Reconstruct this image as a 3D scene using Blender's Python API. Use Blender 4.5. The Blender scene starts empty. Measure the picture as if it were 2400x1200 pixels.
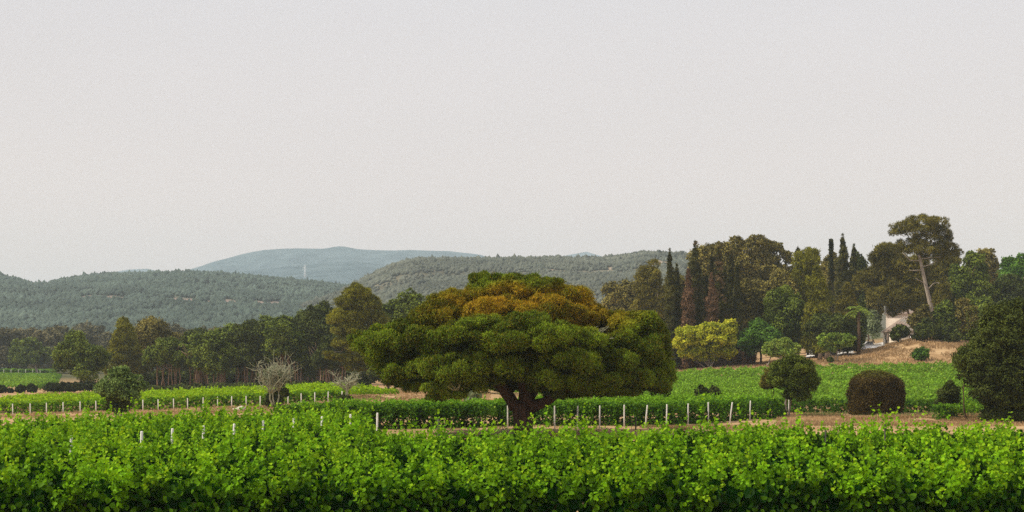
import bpy, math, random
import numpy as np
from mathutils import Vector

# ------------------------------------------------------------------ camera, sky, sun, exposure
SC = bpy.context.scene
F, HZ, CAMH = 3333.0, 870.0, 3.9          # focal length in photo pixels, horizon row, eye height
cam = bpy.data.cameras.new('camera'); cam_o = bpy.data.objects.new('camera', cam)
SC.collection.objects.link(cam_o); SC.camera = cam_o
cam.sensor_width = 36.0; cam.lens = F / 2400 * 36.0
cam.shift_y = (HZ - 600) / 2400
cam.clip_start = 0.5; cam.clip_end = 40000
cam_o.location = (0, 0, CAMH); cam_o.rotation_euler = (math.radians(90), 0, 0)

SUN_EL, SUN_AZ = 47.0, -98.0               # azimuth measured from the view direction, negative = left
SUN_STR, SUN_ANG, EXPO = 4.8, 5.0, 0.0
HAZE = 0.00015
w = bpy.data.worlds.new('World'); SC.world = w; w.use_nodes = True
nt = w.node_tree; nt.nodes.clear()
out = nt.nodes.new('ShaderNodeOutputWorld'); bg = nt.nodes.new('ShaderNodeBackground')
sky = nt.nodes.new('ShaderNodeTexSky'); sky.sky_type = 'NISHITA'; sky.sun_disc = False
sky.sun_elevation = math.radians(SUN_EL); sky.sun_rotation = math.radians(SUN_AZ)
sky.air_density = 1.0; sky.dust_density = 3.0
tc = nt.nodes.new('ShaderNodeTexCoord'); sp = nt.nodes.new('ShaderNodeSeparateXYZ')
rmp = nt.nodes.new('ShaderNodeValToRGB')
nt.links.new(tc.outputs['Generated'], sp.inputs[0]); nt.links.new(sp.outputs['Z'], rmp.inputs[0])
cr = rmp.color_ramp
cr.elements[0].position = 0.0; cr.elements[0].color = (1.55, 1.10, 0.90, 1)
cr.elements[1].position = 0.27; cr.elements[1].color = (0.82, 0.782, 0.798, 1)
e = cr.elements.new(0.09); e.color = (1.07, 0.885, 0.81, 1)
e = cr.elements.new(0.17); e.color = (0.91, 0.81, 0.785, 1)
sc7 = nt.nodes.new('ShaderNodeVectorMath'); sc7.operation = 'SCALE'; sc7.inputs['Scale'].default_value = 10.0
nt.links.new(rmp.outputs['Color'], sc7.inputs[0])
cn = nt.nodes.new('ShaderNodeTexNoise'); cn.inputs['Scale'].default_value = 2.2; cn.inputs['Detail'].default_value = 4
mpn = nt.nodes.new('ShaderNodeMapping'); mpn.inputs['Scale'].default_value = (1, 1, 3.5); nt.links.new(tc.outputs['Generated'], mpn.inputs[0]); nt.links.new(mpn.outputs[0], cn.inputs['Vector'])
mrn = nt.nodes.new('ShaderNodeMapRange'); mrn.inputs['From Min'].default_value = .3; mrn.inputs['From Max'].default_value = .7; mrn.inputs['To Min'].default_value = 9.75; mrn.inputs['To Max'].default_value = 10.25
nt.links.new(cn.outputs['Fac'], mrn.inputs['Value']); nt.links.new(mrn.outputs[0], sc7.inputs['Scale'])
mx = nt.nodes.new('ShaderNodeMix'); mx.data_type = 'RGBA'; mx.inputs['Factor'].default_value = 0.94
nt.links.new(sky.outputs[0], mx.inputs['A']); nt.links.new(sc7.outputs[0], mx.inputs['B'])
nt.links.new(mx.outputs['Result'], bg.inputs['Color']); bg.inputs['Strength'].default_value = 0.1
nt.links.new(bg.outputs[0], out.inputs['Surface'])

sun = bpy.data.lights.new('sun', 'SUN'); sun_o = bpy.data.objects.new('sun', sun)
SC.collection.objects.link(sun_o)
sun.energy = SUN_STR; sun.angle = math.radians(SUN_ANG); sun.color = (1.0, 0.90, 0.72)
_e, _a = math.radians(SUN_EL), math.radians(SUN_AZ)
sdir = Vector((math.sin(_a) * math.cos(_e), math.cos(_a) * math.cos(_e), math.sin(_e)))
sun_o.rotation_euler = (-sdir).to_track_quat('-Z', 'Y').to_euler()
sun_o.location = (0, 0, 300)

SC.view_settings.view_transform = 'Standard'; SC.view_settings.look = 'None'
SC.view_settings.exposure = EXPO; SC.view_settings.gamma = 1.0
SC.cycles.use_denoising = False          # the grain of the untouched samples is close to the photo's film grain
SC.cycles.max_bounces = 6; SC.cycles.diffuse_bounces = 2; SC.cycles.glossy_bounces = 2
SC.cycles.transmission_bounces = 3; SC.cycles.volume_bounces = 1; SC.cycles.transparent_max_bounces = 6

# ------------------------------------------------------------------ helpers
rng = np.random.default_rng(7)
random.seed(7)
def px2x(px, Y): return (px - 1200) / F * Y
def py2z(py, Y): return CAMH - (py - HZ) / F * Y

def link(o, parent=None):
    SC.collection.objects.link(o)
    if parent is not None: o.parent = parent
    return o
def tag(o, label=None, cat=None, group=None, kind=None):
    if label: o['label'] = label
    if cat: o['category'] = cat
    if group: o['group'] = group
    if kind: o['kind'] = kind
    return o
def empty(name, loc, label, cat, group=None):
    o = bpy.data.objects.new(name, None); o.empty_display_size = 0.5
    o.location = loc; link(o); return tag(o, label, cat, group)

def mesh_np(name, V, faces_idx, loop_tot, mat, parent=None, tint=None, loc=None, alt=None, smooth=False):
    """one mesh object from numpy arrays; V in world coordinates, moved to be local to loc / parent"""
    me = bpy.data.meshes.new(name)
    V = np.asarray(V, dtype=np.float32)
    off = np.array(parent.location if parent is not None else (loc if loc is not None else (0, 0, 0)), dtype=np.float32)
    V = V - off
    nv, nl, nf = len(V), len(faces_idx), len(loop_tot)
    me.vertices.add(nv); me.vertices.foreach_set('co', V.ravel())
    me.loops.add(nl); me.loops.foreach_set('vertex_index', np.asarray(faces_idx, dtype=np.int32))
    me.polygons.add(nf)
    ls = np.concatenate(([0], np.cumsum(loop_tot)[:-1])).astype(np.int32)
    me.polygons.foreach_set('loop_start', ls)
    me.polygons.foreach_set('loop_total', np.asarray(loop_tot, dtype=np.int32))
    if smooth: me.polygons.foreach_set('use_smooth', np.ones(nf, dtype=bool))
    for nm, arr in (('tint', tint), ('alt', alt)):
        if arr is not None:
            a = me.attributes.new(nm, 'FLOAT', 'POINT'); a.data.foreach_set('value', np.asarray(arr, dtype=np.float32))
    me.update(calc_edges=True)
    me.materials.append(mat)
    o = bpy.data.objects.new(name, me)
    if parent is None and loc is not None: o.location = loc
    return link(o, parent)

def norm(a): return a / (np.linalg.norm(a, axis=-1, keepdims=True) + 1e-9)

class Geo:
    """collects geometry, then becomes ONE mesh"""
    def __init__(s): s.V = []; s.I = []; s.L = []; s.T = []; s.A = []; s.n = 0
    def add(s, V, I, L, T=None, A=None):
        V = np.asarray(V, dtype=np.float32)
        s.V.append(V); s.I.append(np.asarray(I, dtype=np.int64) + s.n); s.L.append(np.asarray(L, dtype=np.int32))
        s.T.append(np.zeros(len(V)) if T is None else np.asarray(T)); s.A.append(np.zeros(len(V)) if A is None else np.asarray(A))
        s.n += len(V)
    def leaves(s, P, ax, nr, ln, wd, tint, alt=None, lobed=False):
        """P tips' centres, ax long axis, nr normal, ln length, wd width"""
        N = len(P)
        if N == 0: return
        ax = norm(ax); b = norm(np.cross(nr, ax)); nn = norm(np.cross(ax, b))
        ln = np.broadcast_to(np.asarray(ln, dtype=float), (N,))[:, None]; wd = np.broadcast_to(np.asarray(wd, dtype=float), (N,))[:, None]
        if lobed:
            up = nn * wd * 0.16
            v = np.stack([P - ax * ln * .5, P - ax * ln * .28 + b * wd * .52 + up, P + ax * ln * .22 + b * wd * .42 + up * .8, P + ax * ln * .5 - up * .5,
                          P + ax * ln * .22 - b * wd * .42 + up * .8, P - ax * ln * .28 - b * wd * .52 + up], 1).reshape(-1, 3)
            base = (np.arange(N) * 6)[:, None]
            I = np.concatenate([base + np.array([0, 1, 2, 3]), base + np.array([0, 3, 4, 5])], 1).ravel(); L = np.full(N * 2, 4); k = 6
        else:
            v = np.stack([P - ax * ln * .5, P + b * wd * .5, P + ax * ln * .5, P - b * wd * .5], 1).reshape(-1, 3)
            I = ((np.arange(N) * 4)[:, None] + np.arange(4)).ravel(); L = np.full(N, 4); k = 4
        s.add(v, I, L, np.repeat(np.broadcast_to(tint, (N,)), k), None if alt is None else np.repeat(np.broadcast_to(alt, (N,)), k))
    def tube(s, pts, rad, sides=7, jit=0.0, tint=0.5):
        pts = np.asarray(pts, dtype=float); n = len(pts)
        rad = np.broadcast_to(np.asarray(rad, dtype=float), (n,))
        d = np.gradient(pts, axis=0) if n > 1 else np.array([[0, 0, 1.]])
        d = norm(d); ref = np.where(np.abs(d[:, 2:3]) > .9, np.array([[1., 0, 0]]), np.array([[0, 0, 1.]]))
        a = norm(np.cross(d, ref)); b = np.cross(d, a)
        th = np.linspace(0, 2 * np.pi, sides, endpoint=False)
        rr = rad[:, None] * (1 + jit * rng.normal(size=(n, sides)))
        V = pts[:, None] + a[:, None] * (np.cos(th)[None, :, None] * rr[..., None]) + b[:, None] * (np.sin(th)[None, :, None] * rr[..., None])
        V = V.reshape(-1, 3)
        I = []
        for i in range(n - 1):
            for j in range(sides):
                k = (j + 1) % sides
                I += [i * sides + j, i * sides + k, (i + 1) * sides + k, (i + 1) * sides + j]
        L = [4] * ((n - 1) * sides)
        I += list(range(sides))[::-1] + [(n - 1) * sides + j for j in range(sides)]; L += [sides, sides]
        s.add(V, I, L, np.full(len(V), tint))
    def box(s, c, h, rot=0.0, tilt=0.0):
        c = np.asarray(c, float); x, y, z = h
        V = np.array([(i * x, j * y, k * z) for k in (-1, 1) for j in (-1, 1) for i in (-1, 1)], float)
        if tilt: ct, st = math.cos(tilt), math.sin(tilt); V = np.stack([V[:, 0] * ct + V[:, 2] * st, V[:, 1], -V[:, 0] * st + V[:, 2] * ct], 1)
        cr_, sr = math.cos(rot), math.sin(rot)
        V = np.stack([V[:, 0] * cr_ - V[:, 1] * sr, V[:, 0] * sr + V[:, 1] * cr_, V[:, 2]], 1) + c
        s.add(V, [0, 2, 3, 1, 4, 5, 7, 6, 0, 1, 5, 4, 2, 6, 7, 3, 0, 4, 6, 2, 1, 3, 7, 5], [4] * 6)
    def build(s, name, mat, parent=None, loc=None, smooth=False):
        if not s.V: return None
        return mesh_np(name, np.concatenate(s.V), np.concatenate(s.I), np.concatenate(s.L), mat, parent,
                       np.concatenate(s.T), loc, np.concatenate(s.A), smooth)

# ------------------------------------------------------------------ materials
def newmat(name):
    m = bpy.data.materials.new(name); m.use_nodes = True; t = m.node_tree; t.nodes.clear()
    o = t.nodes.new('ShaderNodeOutputMaterial'); return m, t, o
def rgba(c): return (c[0], c[1], c[2], 1)
def mixc(t, fac, a, b):
    m = t.nodes.new('ShaderNodeMix'); m.data_type = 'RGBA'
    for sock, v in (('Factor', fac), ('A', a), ('B', b)):
        if hasattr(v, 'links') or isinstance(v, bpy.types.NodeSocket): t.links.new(v, m.inputs[sock])
        elif sock == 'Factor': m.inputs[sock].default_value = v
        else: m.inputs[sock].default_value = rgba(v)
    return m.outputs['Result']
def noise(t, scale, detail=3, coord='Object', rough=0.55):
    c = t.nodes.new('ShaderNodeTexCoord'); n = t.nodes.new('ShaderNodeTexNoise')
    n.inputs['Scale'].default_value = scale; n.inputs['Detail'].default_value = detail; n.inputs['Roughness'].default_value = rough
    t.links.new(c.outputs[coord], n.inputs['Vector']); return n.outputs['Fac']
def ramp(t, fac, lo, hi):
    r = t.nodes.new('ShaderNodeMapRange'); r.inputs['From Min'].default_value = lo; r.inputs['From Max'].default_value = hi
    t.links.new(fac, r.inputs['Value']); return r.outputs['Result']
def attr(t, nm):
    a = t.nodes.new('ShaderNodeAttribute'); a.attribute_name = nm; return a.outputs['Fac']

def leaf_mat(name, a, b, c=None, transl=0.28, rough=0.55, patch=0.35):
    """a..b by leaf/clump tint, c is a second leaf colour (attribute alt)"""
    m, t, o = newmat(name)
    col = mixc(t, attr(t, 'tint'), a, b)
    nz = ramp(t, noise(t, patch, 2), 0.35, 0.65)
    hs = t.nodes.new('ShaderNodeHueSaturation'); t.links.new(col, hs.inputs['Color'])
    mr = t.nodes.new('ShaderNodeMapRange'); t.links.new(nz, mr.inputs['Value']); mr.inputs['To Min'].default_value = 0.75; mr.inputs['To Max'].default_value = 1.25
    t.links.new(mr.outputs[0], hs.inputs['Value']); col = hs.outputs['Color']
    if c: col = mixc(t, attr(t, 'alt'), col, c)
    p = t.nodes.new('ShaderNodeBsdfPrincipled'); p.inputs['Roughness'].default_value = rough
    p.inputs['Specular IOR Level'].default_value = 0.05
    t.links.new(col, p.inputs['Base Color'])
    tr = t.nodes.new('ShaderNodeBsdfTranslucent'); t.links.new(col, tr.inputs['Color'])
    ms = t.nodes.new('ShaderNodeMixShader'); ms.inputs['Fac'].default_value = transl
    t.links.new(p.outputs[0], ms.inputs[1]); t.links.new(tr.outputs[0], ms.inputs[2]); t.links.new(ms.outputs[0], o.inputs['Surface'])
    return m
def plain_mat(name, a, b, scale=3.0, rough=0.8, bump=0.3, spec=0.2, stretch=None, metallic=0.0):
    m, t, o = newmat(name)
    c = t.nodes.new('ShaderNodeTexCoord'); mp = t.nodes.new('ShaderNodeMapping'); n = t.nodes.new('ShaderNodeTexNoise')
    if stretch: mp.inputs['Scale'].default_value = stretch
    n.inputs['Scale'].default_value = scale; n.inputs['Detail'].default_value = 5
    t.links.new(c.outputs['Object'], mp.inputs[0]); t.links.new(mp.outputs[0], n.inputs['Vector'])
    f = ramp(t, n.outputs['Fac'], 0.3, 0.7)
    p = t.nodes.new('ShaderNodeBsdfPrincipled'); p.inputs['Roughness'].default_value = rough; p.inputs['Metallic'].default_value = metallic
    p.inputs['Specular IOR Level'].default_value = spec
    t.links.new(mixc(t, f, a, b), p.inputs['Base Color'])
    if bump:
        bn = t.nodes.new('ShaderNodeBump'); bn.inputs['Strength'].default_value = bump; bn.inputs['Distance'].default_value = 0.1
        t.links.new(n.outputs['Fac'], bn.inputs['Height']); t.links.new(bn.outputs[0], p.inputs['Normal'])
    t.links.new(p.outputs[0], o.inputs['Surface']); return m

M = {}
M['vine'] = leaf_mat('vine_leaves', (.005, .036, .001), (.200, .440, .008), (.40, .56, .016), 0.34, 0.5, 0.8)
M['vine_mid'] = leaf_mat('vine_leaves_middle', (.012, .065, .002), (.20, .40, .016), (.30, .42, .03), 0.30, 0.5, 0.5)
M['vine_lit'] = leaf_mat('vine_leaves_lit', (.06, .18, .003), (.32, .50, .008), (.44, .48, .015), 0.34, 0.5, 0.3)  # brighter copy of the vine leaves: sunlit look put into the colour
M['vine_far'] = leaf_mat('vine_leaves_far', (.03, .10, .006), (.22, .40, .030), (.30, .42, .04), 0.34, 0.5, 0.25)
M['pine'] = leaf_mat('pine_needles', (.013, .028, .002), (.170, .265, .015), (.46, .27, .014), 0.10, 0.6, 0.5)
M['olivepine'] = leaf_mat('olive_pine_needles', (.050, .048, .008), (.230, .205, .035), (.2, .13, .012), 0.2, 0.6, 0.25)
M['goldpine'] = leaf_mat('golden_pine_needles', (.055, .060, .006), (.28, .28, .026), None, 0.2, 0.6, 0.25)
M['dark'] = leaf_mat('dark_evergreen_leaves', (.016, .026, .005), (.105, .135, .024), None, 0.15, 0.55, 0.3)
M['mid'] = leaf_mat('evergreen_leaves', (.026, .048, .006), (.195, .255, .032), None, 0.2, 0.55, 0.3)
M['bright'] = leaf_mat('bright_green_leaves', (.03, .08, .008), (.13, .26, .03), None, 0.3, 0.5, 0.3)
M['fresh'] = leaf_mat('fresh_green_leaves', (.08, .16, .018), (.36, .46, .07), None, 0.3, 0.5, 0.3)
M['yellow'] = leaf_mat('yellow_green_leaves', (.20, .26, .010), (.58, .58, .040), None, 0.36, 0.5, 0.4)
M['cypress'] = leaf_mat('cypress_foliage', (.030, .036, .010), (.140, .135, .034), (.20, .13, .07), 0.1, 0.7, 0.4)
M['drycypress'] = leaf_mat('dry_cypress_foliage', (.085, .052, .030), (.27, .165, .10), None, 0.1, 0.7, 0.4)
M['oak'] = leaf_mat('olive_brown_leaves', (.048, .046, .010), (.290, .250, .062), None, 0.15, 0.6, 0.25)
M['scrub'] = leaf_mat('grey_brown_scrub', (.050, .055, .025), (.190, .165, .080), None, 0.15, 0.7, 0.1)
M['bushy'] = leaf_mat('bushy_tree_leaves', (.045, .085, .022), (.25, .36, .09), None, 0.25, 0.55, 0.4)
M['silver'] = leaf_mat('grey_green_leaves', (.12, .16, .08), (.32, .38, .20), None, 0.2, 0.6, 0.4)
M['russet'] = leaf_mat('russet_hedge_leaves', (.024, .016, .005), (.105, .076, .018), (.16, .19, .02), 0.12, 0.6, 1.2)
M['hedge'] = leaf_mat('clipped_hedge_leaves', (.010, .018, .005), (.032, .042, .010), None, 0.1, 0.6, 0.6)
M['hill_l'] = leaf_mat('hill_woodland_hazed_green', (.034, .054, .046), (.095, .130, .104), None, 0.1, 0.8, 0.02)  # bluish-grey distance haze mixed into the leaf colour
M['hill_r'] = leaf_mat('hill_woodland_hazed_grey', (.055, .068, .052), (.150, .160, .125), None, 0.1, 0.8, 0.02)  # raised greyish tone: distance haze put into the leaf colour
M['bark'] = plain_mat('rough_bark', (.028, .018, .013), (.120, .068, .045), 2.2, 0.9, 1.0, stretch=(3, 3, .5))
M['darkbark'] = plain_mat('dark_bark', (.05, .032, .02), (.12, .08, .05), 2.0, 0.9, 0.6, stretch=(3, 3, .5))
M['palebark'] = plain_mat('pale_bark', (.23, .19, .155), (.40, .35, .29), 1.5, 0.85, 0.5, stretch=(3, 3, .7))
M['redbark'] = plain_mat('reddish_pale_bark', (.17, .105, .07), (.34, .235, .165), 1.5, 0.85, 0.5, stretch=(3, 3, .7))
M['twig'] = plain_mat('bare_twigs', (.23, .24, .16), (.40, .41, .28), 2.0, 0.9, 0.2)
M['post'] = plain_mat('white_post', (.70, .69, .66), (.84, .83, .80), 6.0, 0.8, 0.3)
M['darkpost'] = plain_mat('weathered_dark_post', (.06, .055, .05), (.13, .12, .11), 6.0, 0.9, 0.3)
M['wire'] = plain_mat('galvanised_steel', (.72, .72, .72), (.82, .82, .82), 6.0, 0.5, 0.0)
M['grass'] = leaf_mat('dry_grass_blades', (.28, .18, .09), (.50, .36, .20), None, 0.2, 0.8, 0.15)
M['greengrass'] = leaf_mat('green_weeds', (.08, .15, .03), (.22, .30, .10), None, 0.2, 0.7, 0.3)
M['stone'] = plain_mat('pale_stone', (.42, .39, .33), (.62, .58, .50), 1.5, 0.9, 0.6)

def ground_mat():
    m, t, o = newmat('dry_soil_ground')
    a = mixc(t, ramp(t, noise(t, .35, 6), .35, .65), (.28, .175, .085), (.48, .335, .185))
    red = ramp(t, noise(t, .09, 4), .52, .66)
    a = mixc(t, red, a, (.34, .18, .080))
    c = t.nodes.new('ShaderNodeTexCoord'); s_ = t.nodes.new('ShaderNodeSeparateXYZ'); t.links.new(c.outputs['Object'], s_.inputs[0])
    far = ramp(t, s_.outputs['Y'], 330, 470)
    a = mixc(t, far, a, mixc(t, ramp(t, noise(t, .02, 5), .35, .65), (.05, .06, .025), (.12, .11, .05)))
    p = t.nodes.new('ShaderNodeBsdfPrincipled'); p.inputs['Roughness'].default_value = .95; p.inputs['Specular IOR Level'].default_value = .1
    t.links.new(a, p.inputs['Base Color'])
    b = t.nodes.new('ShaderNodeBump'); b.inputs['Strength'].default_value = .8; b.inputs['Distance'].default_value = .25
    t.links.new(noise(t, 1.3, 7), b.inputs['Height']); t.links.new(b.outputs[0], p.inputs['Normal'])
    t.links.new(p.outputs[0], o.inputs['Surface']); return m
M['ground'] = ground_mat()
def hill_ground(name, a_, b_, rock=None, sc=.02):
    m, t, o = newmat(name)
    a = mixc(t, ramp(t, noise(t, sc, 9, rough=.7), .38, .62), a_, b_)
    if rock: a = mixc(t, attr(t, 'alt'), a, rock)
    p = t.nodes.new('ShaderNodeBsdfPrincipled'); p.inputs['Roughness'].default_value = 1; p.inputs['Specular IOR Level'].default_value = 0
    t.links.new(a, p.inputs['Base Color']); t.links.new(p.outputs[0], o.inputs['Surface']); return m

# ------------------------------------------------------------------ terrain
GY = [0, 60, 95, 110, 130, 150, 175, 200, 235, 262, 280, 300, 400, 500, 600, 800, 1200]
GPX = [-200, 0, 300, 600, 800, 1000, 1200, 1500, 1700, 2000, 2150, 2400, 2900]
GZ = {
 -200: [0, 0, -.2, -.35, -.55, -.8, -.9, -.9, -.6, -.2, 0, .3, 1.4, 2.3, 3.2, 5, 6],
 0:    [0, 0, -.2, -.35, -.5, -.7, -.8, -.8, -.5, -.15, .05, .3, 1.5, 2.4, 3.2, 5, 6],
 300:  [0, 0, -.05, -.1, -.2, -.28, -.3, -.25, -.1, .0, .15, .3, 1.0, 1.8, 2.8, 5, 6],
 600:  [0, 0, 0, 0, .05, .2, .3, .4, .5, .6, .7, .75, 1.2, 1.8, 2.8, 5, 6],
 800:  [0, 0, 0, .05, .3, .75, .85, .9, 1.0, 1.05, 1.1, 1.2, 1.6, 2.2, 3, 5, 6],
 1000: [0, 0, 0, 0, .2, .4, .5, .6, .9, 1.05, 1.1, 1.2, 1.8, 2.5, 3.5, 5, 6],
 1200: [0, 0, 0, 0, .1, .3, .4, .5, .75, .9, 1.0, 1.2, 2, 3, 4, 6, 8],
 1500: [0, 0, 0, 0, 0, .3, .8, 1.5, 2.6, 3.5, 4.2, 5, 8, 10, 12, 13, 14],
 1700: [0, 0, 0, 0, 0, .3, 1.0, 1.8, 3.9, 4.8, 5.2, 5.7, 8.5, 11, 13, 15, 16],
 2000: [0, 0, 0, 0, 0, .4, 1.1, 2.1, 4.6, 6.9, 7.6, 8.3, 12, 15, 17, 18, 18],
 2150: [0, 0, 0, 0, 0, .5, 1.2, 2.3, 4.8, 9.5, 10.2, 10.6, 14, 17, 19, 20, 20],
 2400: [0, 0, 0, 0, .2, .8, 1.6, 2.8, 5.4, 8.6, 9.8, 11, 16, 19, 21, 22, 22],
 2900: [0, 0, 0, 0, .2, .8, 1.6, 2.8, 5.4, 8.6, 9.8, 11, 16, 19, 21, 22, 22]}
_GT = np.array([GZ[p] for p in GPX])
def gz(x, Y):
    x = np.asarray(x, float); Y = np.asarray(Y, float); Ys = np.maximum(Y, 25)
    px = np.clip(1200 + x / Ys * F, GPX[0], GPX[-1])
    i = np.clip(np.searchsorted(GPX, px) - 1, 0, len(GPX) - 2); Yc = np.clip(Y, 0, 1200)
    j = np.clip(np.searchsorted(GY, Yc) - 1, 0, len(GY) - 2)
    gp = np.array(GPX, float); gy = np.array(GY, float)
    u = (px - gp[i]) / (gp[i + 1] - gp[i]); v = (Yc - gy[j]) / (gy[j + 1] - gy[j])
    u = u * u * (3 - 2 * u) * .5 + u * .5
    z = (_GT[i, j] * (1 - u) + _GT[i + 1, j] * u) * (1 - v) + (_GT[i, j + 1] * (1 - u) + _GT[i + 1, j + 1] * u) * v
    return z
def gnd(px, Y): x = px2x(px, Y); return float(x), float(gz(x, Y))

def grow(a, b, step, far, k=1.22):
    v = list(np.arange(a, b + .01, step)); s = step
    while v[-1] < far: s *= k; v.append(v[-1] + s)
    return v
xs = grow(0, 170, 2.0, 8000); xs = np.array([-x for x in xs[:0:-1]] + xs)
ys = np.array([-1200., -600, -150, -40, -10] + grow(0, 420, 2.0, 7600))
X, Yg = np.meshgrid(xs, ys)
Z = gz(X, Yg) + np.where((Yg > 90) & (Yg < 320), (np.sin(X * .9 + Yg * .5) * np.sin(Yg * .7 - X * .3)) * .07, 0) 
nx, ny = len(xs), len(ys)
ii = (np.arange(ny - 1)[:, None] * nx + np.arange(nx - 1)[None]).ravel()
I = np.stack([ii, ii + 1, ii + nx + 1, ii + nx], 1).ravel()
g = mesh_np('ground', np.stack([X.ravel(), Yg.ravel(), Z.ravel()], 1), I, np.full(len(ii), 4), M['ground'], smooth=True)
tag(g, kind='structure')

# ------------------------------------------------------------------ value noise
def vnoise(x, y, seed=0):
    r = np.random.default_rng(seed).random((256, 256))
    xi = np.floor(x).astype(int); yi = np.floor(y).astype(int); fx = x - xi; fy = y - yi
    fx = fx * fx * (3 - 2 * fx); fy = fy * fy * (3 - 2 * fy)
    a = r[xi % 256, yi % 256]; b = r[(xi + 1) % 256, yi % 256]; c = r[xi % 256, (yi + 1) % 256]; d = r[(xi + 1) % 256, (yi + 1) % 256]
    return (a * (1 - fx) + b * fx) * (1 - fy) + (c * (1 - fx) + d * fx) * fy
def fbm(x, y, seed=0, o=4):
    s = 0; am = 1; t = 0
    for k in range(o): s = s + am * vnoise(x * 2 ** k, y * 2 ** k, seed + k); t += am; am *= .5
    return s / t

# ------------------------------------------------------------------ hills
class Hill:
    def __init__(s, prof, Yb, Yc, Ye, base, seed, amp, curve=1.0):
        s.p = np.array(prof, float); s.Yb, s.Yc, s.Ye, s.base, s.seed, s.amp, s.c = Yb, Yc, Ye, base, seed, amp, curve; s.drop = 6 if Yc < 2500 else 0
    def z(s, px, Y):
        cy = np.interp(px, s.p[:, 0], s.p[:, 1]) + s.drop; zc = CAMH + (HZ - cy) * s.Yc / F
        t = (Y - s.Yb) / (s.Yc - s.Yb)
        up = np.sin(np.clip(t, 0, 1) * np.pi / 2) ** s.c       # rises as slope angle seen from the valley, so the crest is the skyline
        dn = 1 - np.clip((Y - s.Yc) / (s.Ye - s.Yc), 0, 1) ** 1.5
        eb = (s.base - CAMH) / s.Yb; ec = (HZ - cy) / F
        zu = CAMH + (eb + (ec - eb) * up) * Y
        x = (px - 1200) / F * Y
        sc = s.Yc / 9
        n = (fbm(x / sc + 31, Y / sc + 17, s.seed) - .5) * s.amp * np.clip(t, 0, 1) * np.clip((1 - t) * 3.0, 0.0, 1)
        return np.where(Y < s.Yc, zu, s.base + (zc - s.base) * dn) + n
    def mesh(s, name, px0, px1, npx, nY, mat, rock=None):
        px = np.linspace(px0, px1, npx)
        Y = np.concatenate([np.linspace(s.Yb, s.Yc, nY), np.linspace(s.Yc, s.Ye, nY // 4)[1:]])
        P, YY = np.meshgrid(px, Y); Zz = s.z(P, YY); Xx = (P - 1200) / F * YY
        n = len(px); m_ = len(Y)
        ii = (np.arange(m_ - 1)[:, None] * n + np.arange(n - 1)[None]).ravel()
        I = np.stack([ii, ii + 1, ii + n + 1, ii + n], 1).ravel()
        al = np.zeros(P.size) if rock is None else rock(P, YY, Zz).ravel()
        o = mesh_np(name, np.stack([Xx.ravel(), YY.ravel(), Zz.ravel()], 1), I, np.full(len(ii), 4), mat, alt=al, smooth=True)
        return tag(o, kind='structure')
left_hill = Hill([(-900, 560), (-200, 610), (0, 645), (40, 652), (80, 664), (110, 663), (128, 657), (160, 650), (200, 645), (260, 640), (330, 640), (420, 636), (500, 640), (600, 648),
                  (680, 655), (760, 663), (830, 672), (950, 700), (1200, 770), (1600, 840)], 850, 1900, 2900, 6, 3, 30, .9)
right_hill = Hill([(300, 830), (420, 790), (560, 765), (650, 735), (740, 705), (800, 682), (860, 650), (920, 620), (980, 605), (1100, 603), (1200, 603), (1300, 601), (1420, 600), (1500, 590),
                   (1560, 588), (1610, 592), (1700, 610), (1850, 640), (2400, 690), (3100, 740)], 900, 1500, 2400, 6, 11, 26, .85)
mount = Hill([(-200, 800), (200, 720), (430, 637), (500, 616), (560, 603), (620, 592), (700, 585), (800, 581), (870, 586), (960, 588), (1050, 591), (1120, 600), (1250, 625), (1700, 690), (2400, 760)], 4200, 6000, 8500, 10, 23, 260, .8)
spur = Hill([(300, 730), (450, 668), (540, 638), (640, 628), (740, 618), (830, 612), (900, 622), (980, 634), (1100, 655), (1400, 720)], 3000, 4500, 5600, 8, 37, 90, .85)
def rocky(P, Y, Z_):
    py = HZ - (Z_ - CAMH) * F / Y
    band = np.exp(-((py - (703 + (P - 380) * .035)) / 5.5) ** 2) * (P > 180) * (P < 660)
    return np.clip(band * (fbm(P / 14, Y / 60, 5) * 3.2 - .9), 0, 1)
hgl = hill_ground('wooded_hill_soil_green', (.045, .06, .045), (.10, .115, .08), (.27, .20, .17))
hgr = hill_ground('wooded_hill_soil_grey', (.07, .07, .05), (.17, .155, .11), (.33, .25, .19))
hgm = hill_ground('far_mountain_hazed_cover', (.028, .058, .075), (.090, .135, .155), None, .012)  # blue of distance haze painted into the cover colour
def rocky2(P, Y, Z_):
    return np.clip((fbm(P / 22, Y / 50, 9, 5) - .66) * 6, 0, 1) * (P > 1250) * (Y < 1440)
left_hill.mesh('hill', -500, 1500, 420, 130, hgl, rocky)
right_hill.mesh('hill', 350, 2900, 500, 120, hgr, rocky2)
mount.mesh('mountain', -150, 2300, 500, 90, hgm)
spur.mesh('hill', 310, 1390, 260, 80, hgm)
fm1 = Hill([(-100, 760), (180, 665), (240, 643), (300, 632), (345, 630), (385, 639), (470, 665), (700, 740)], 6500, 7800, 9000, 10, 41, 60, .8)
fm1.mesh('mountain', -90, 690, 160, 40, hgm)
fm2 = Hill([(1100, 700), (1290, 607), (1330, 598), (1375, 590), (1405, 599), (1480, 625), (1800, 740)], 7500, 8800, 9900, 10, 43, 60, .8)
fm2.mesh('mountain', 1110, 1790, 160, 40, hgm)

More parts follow.
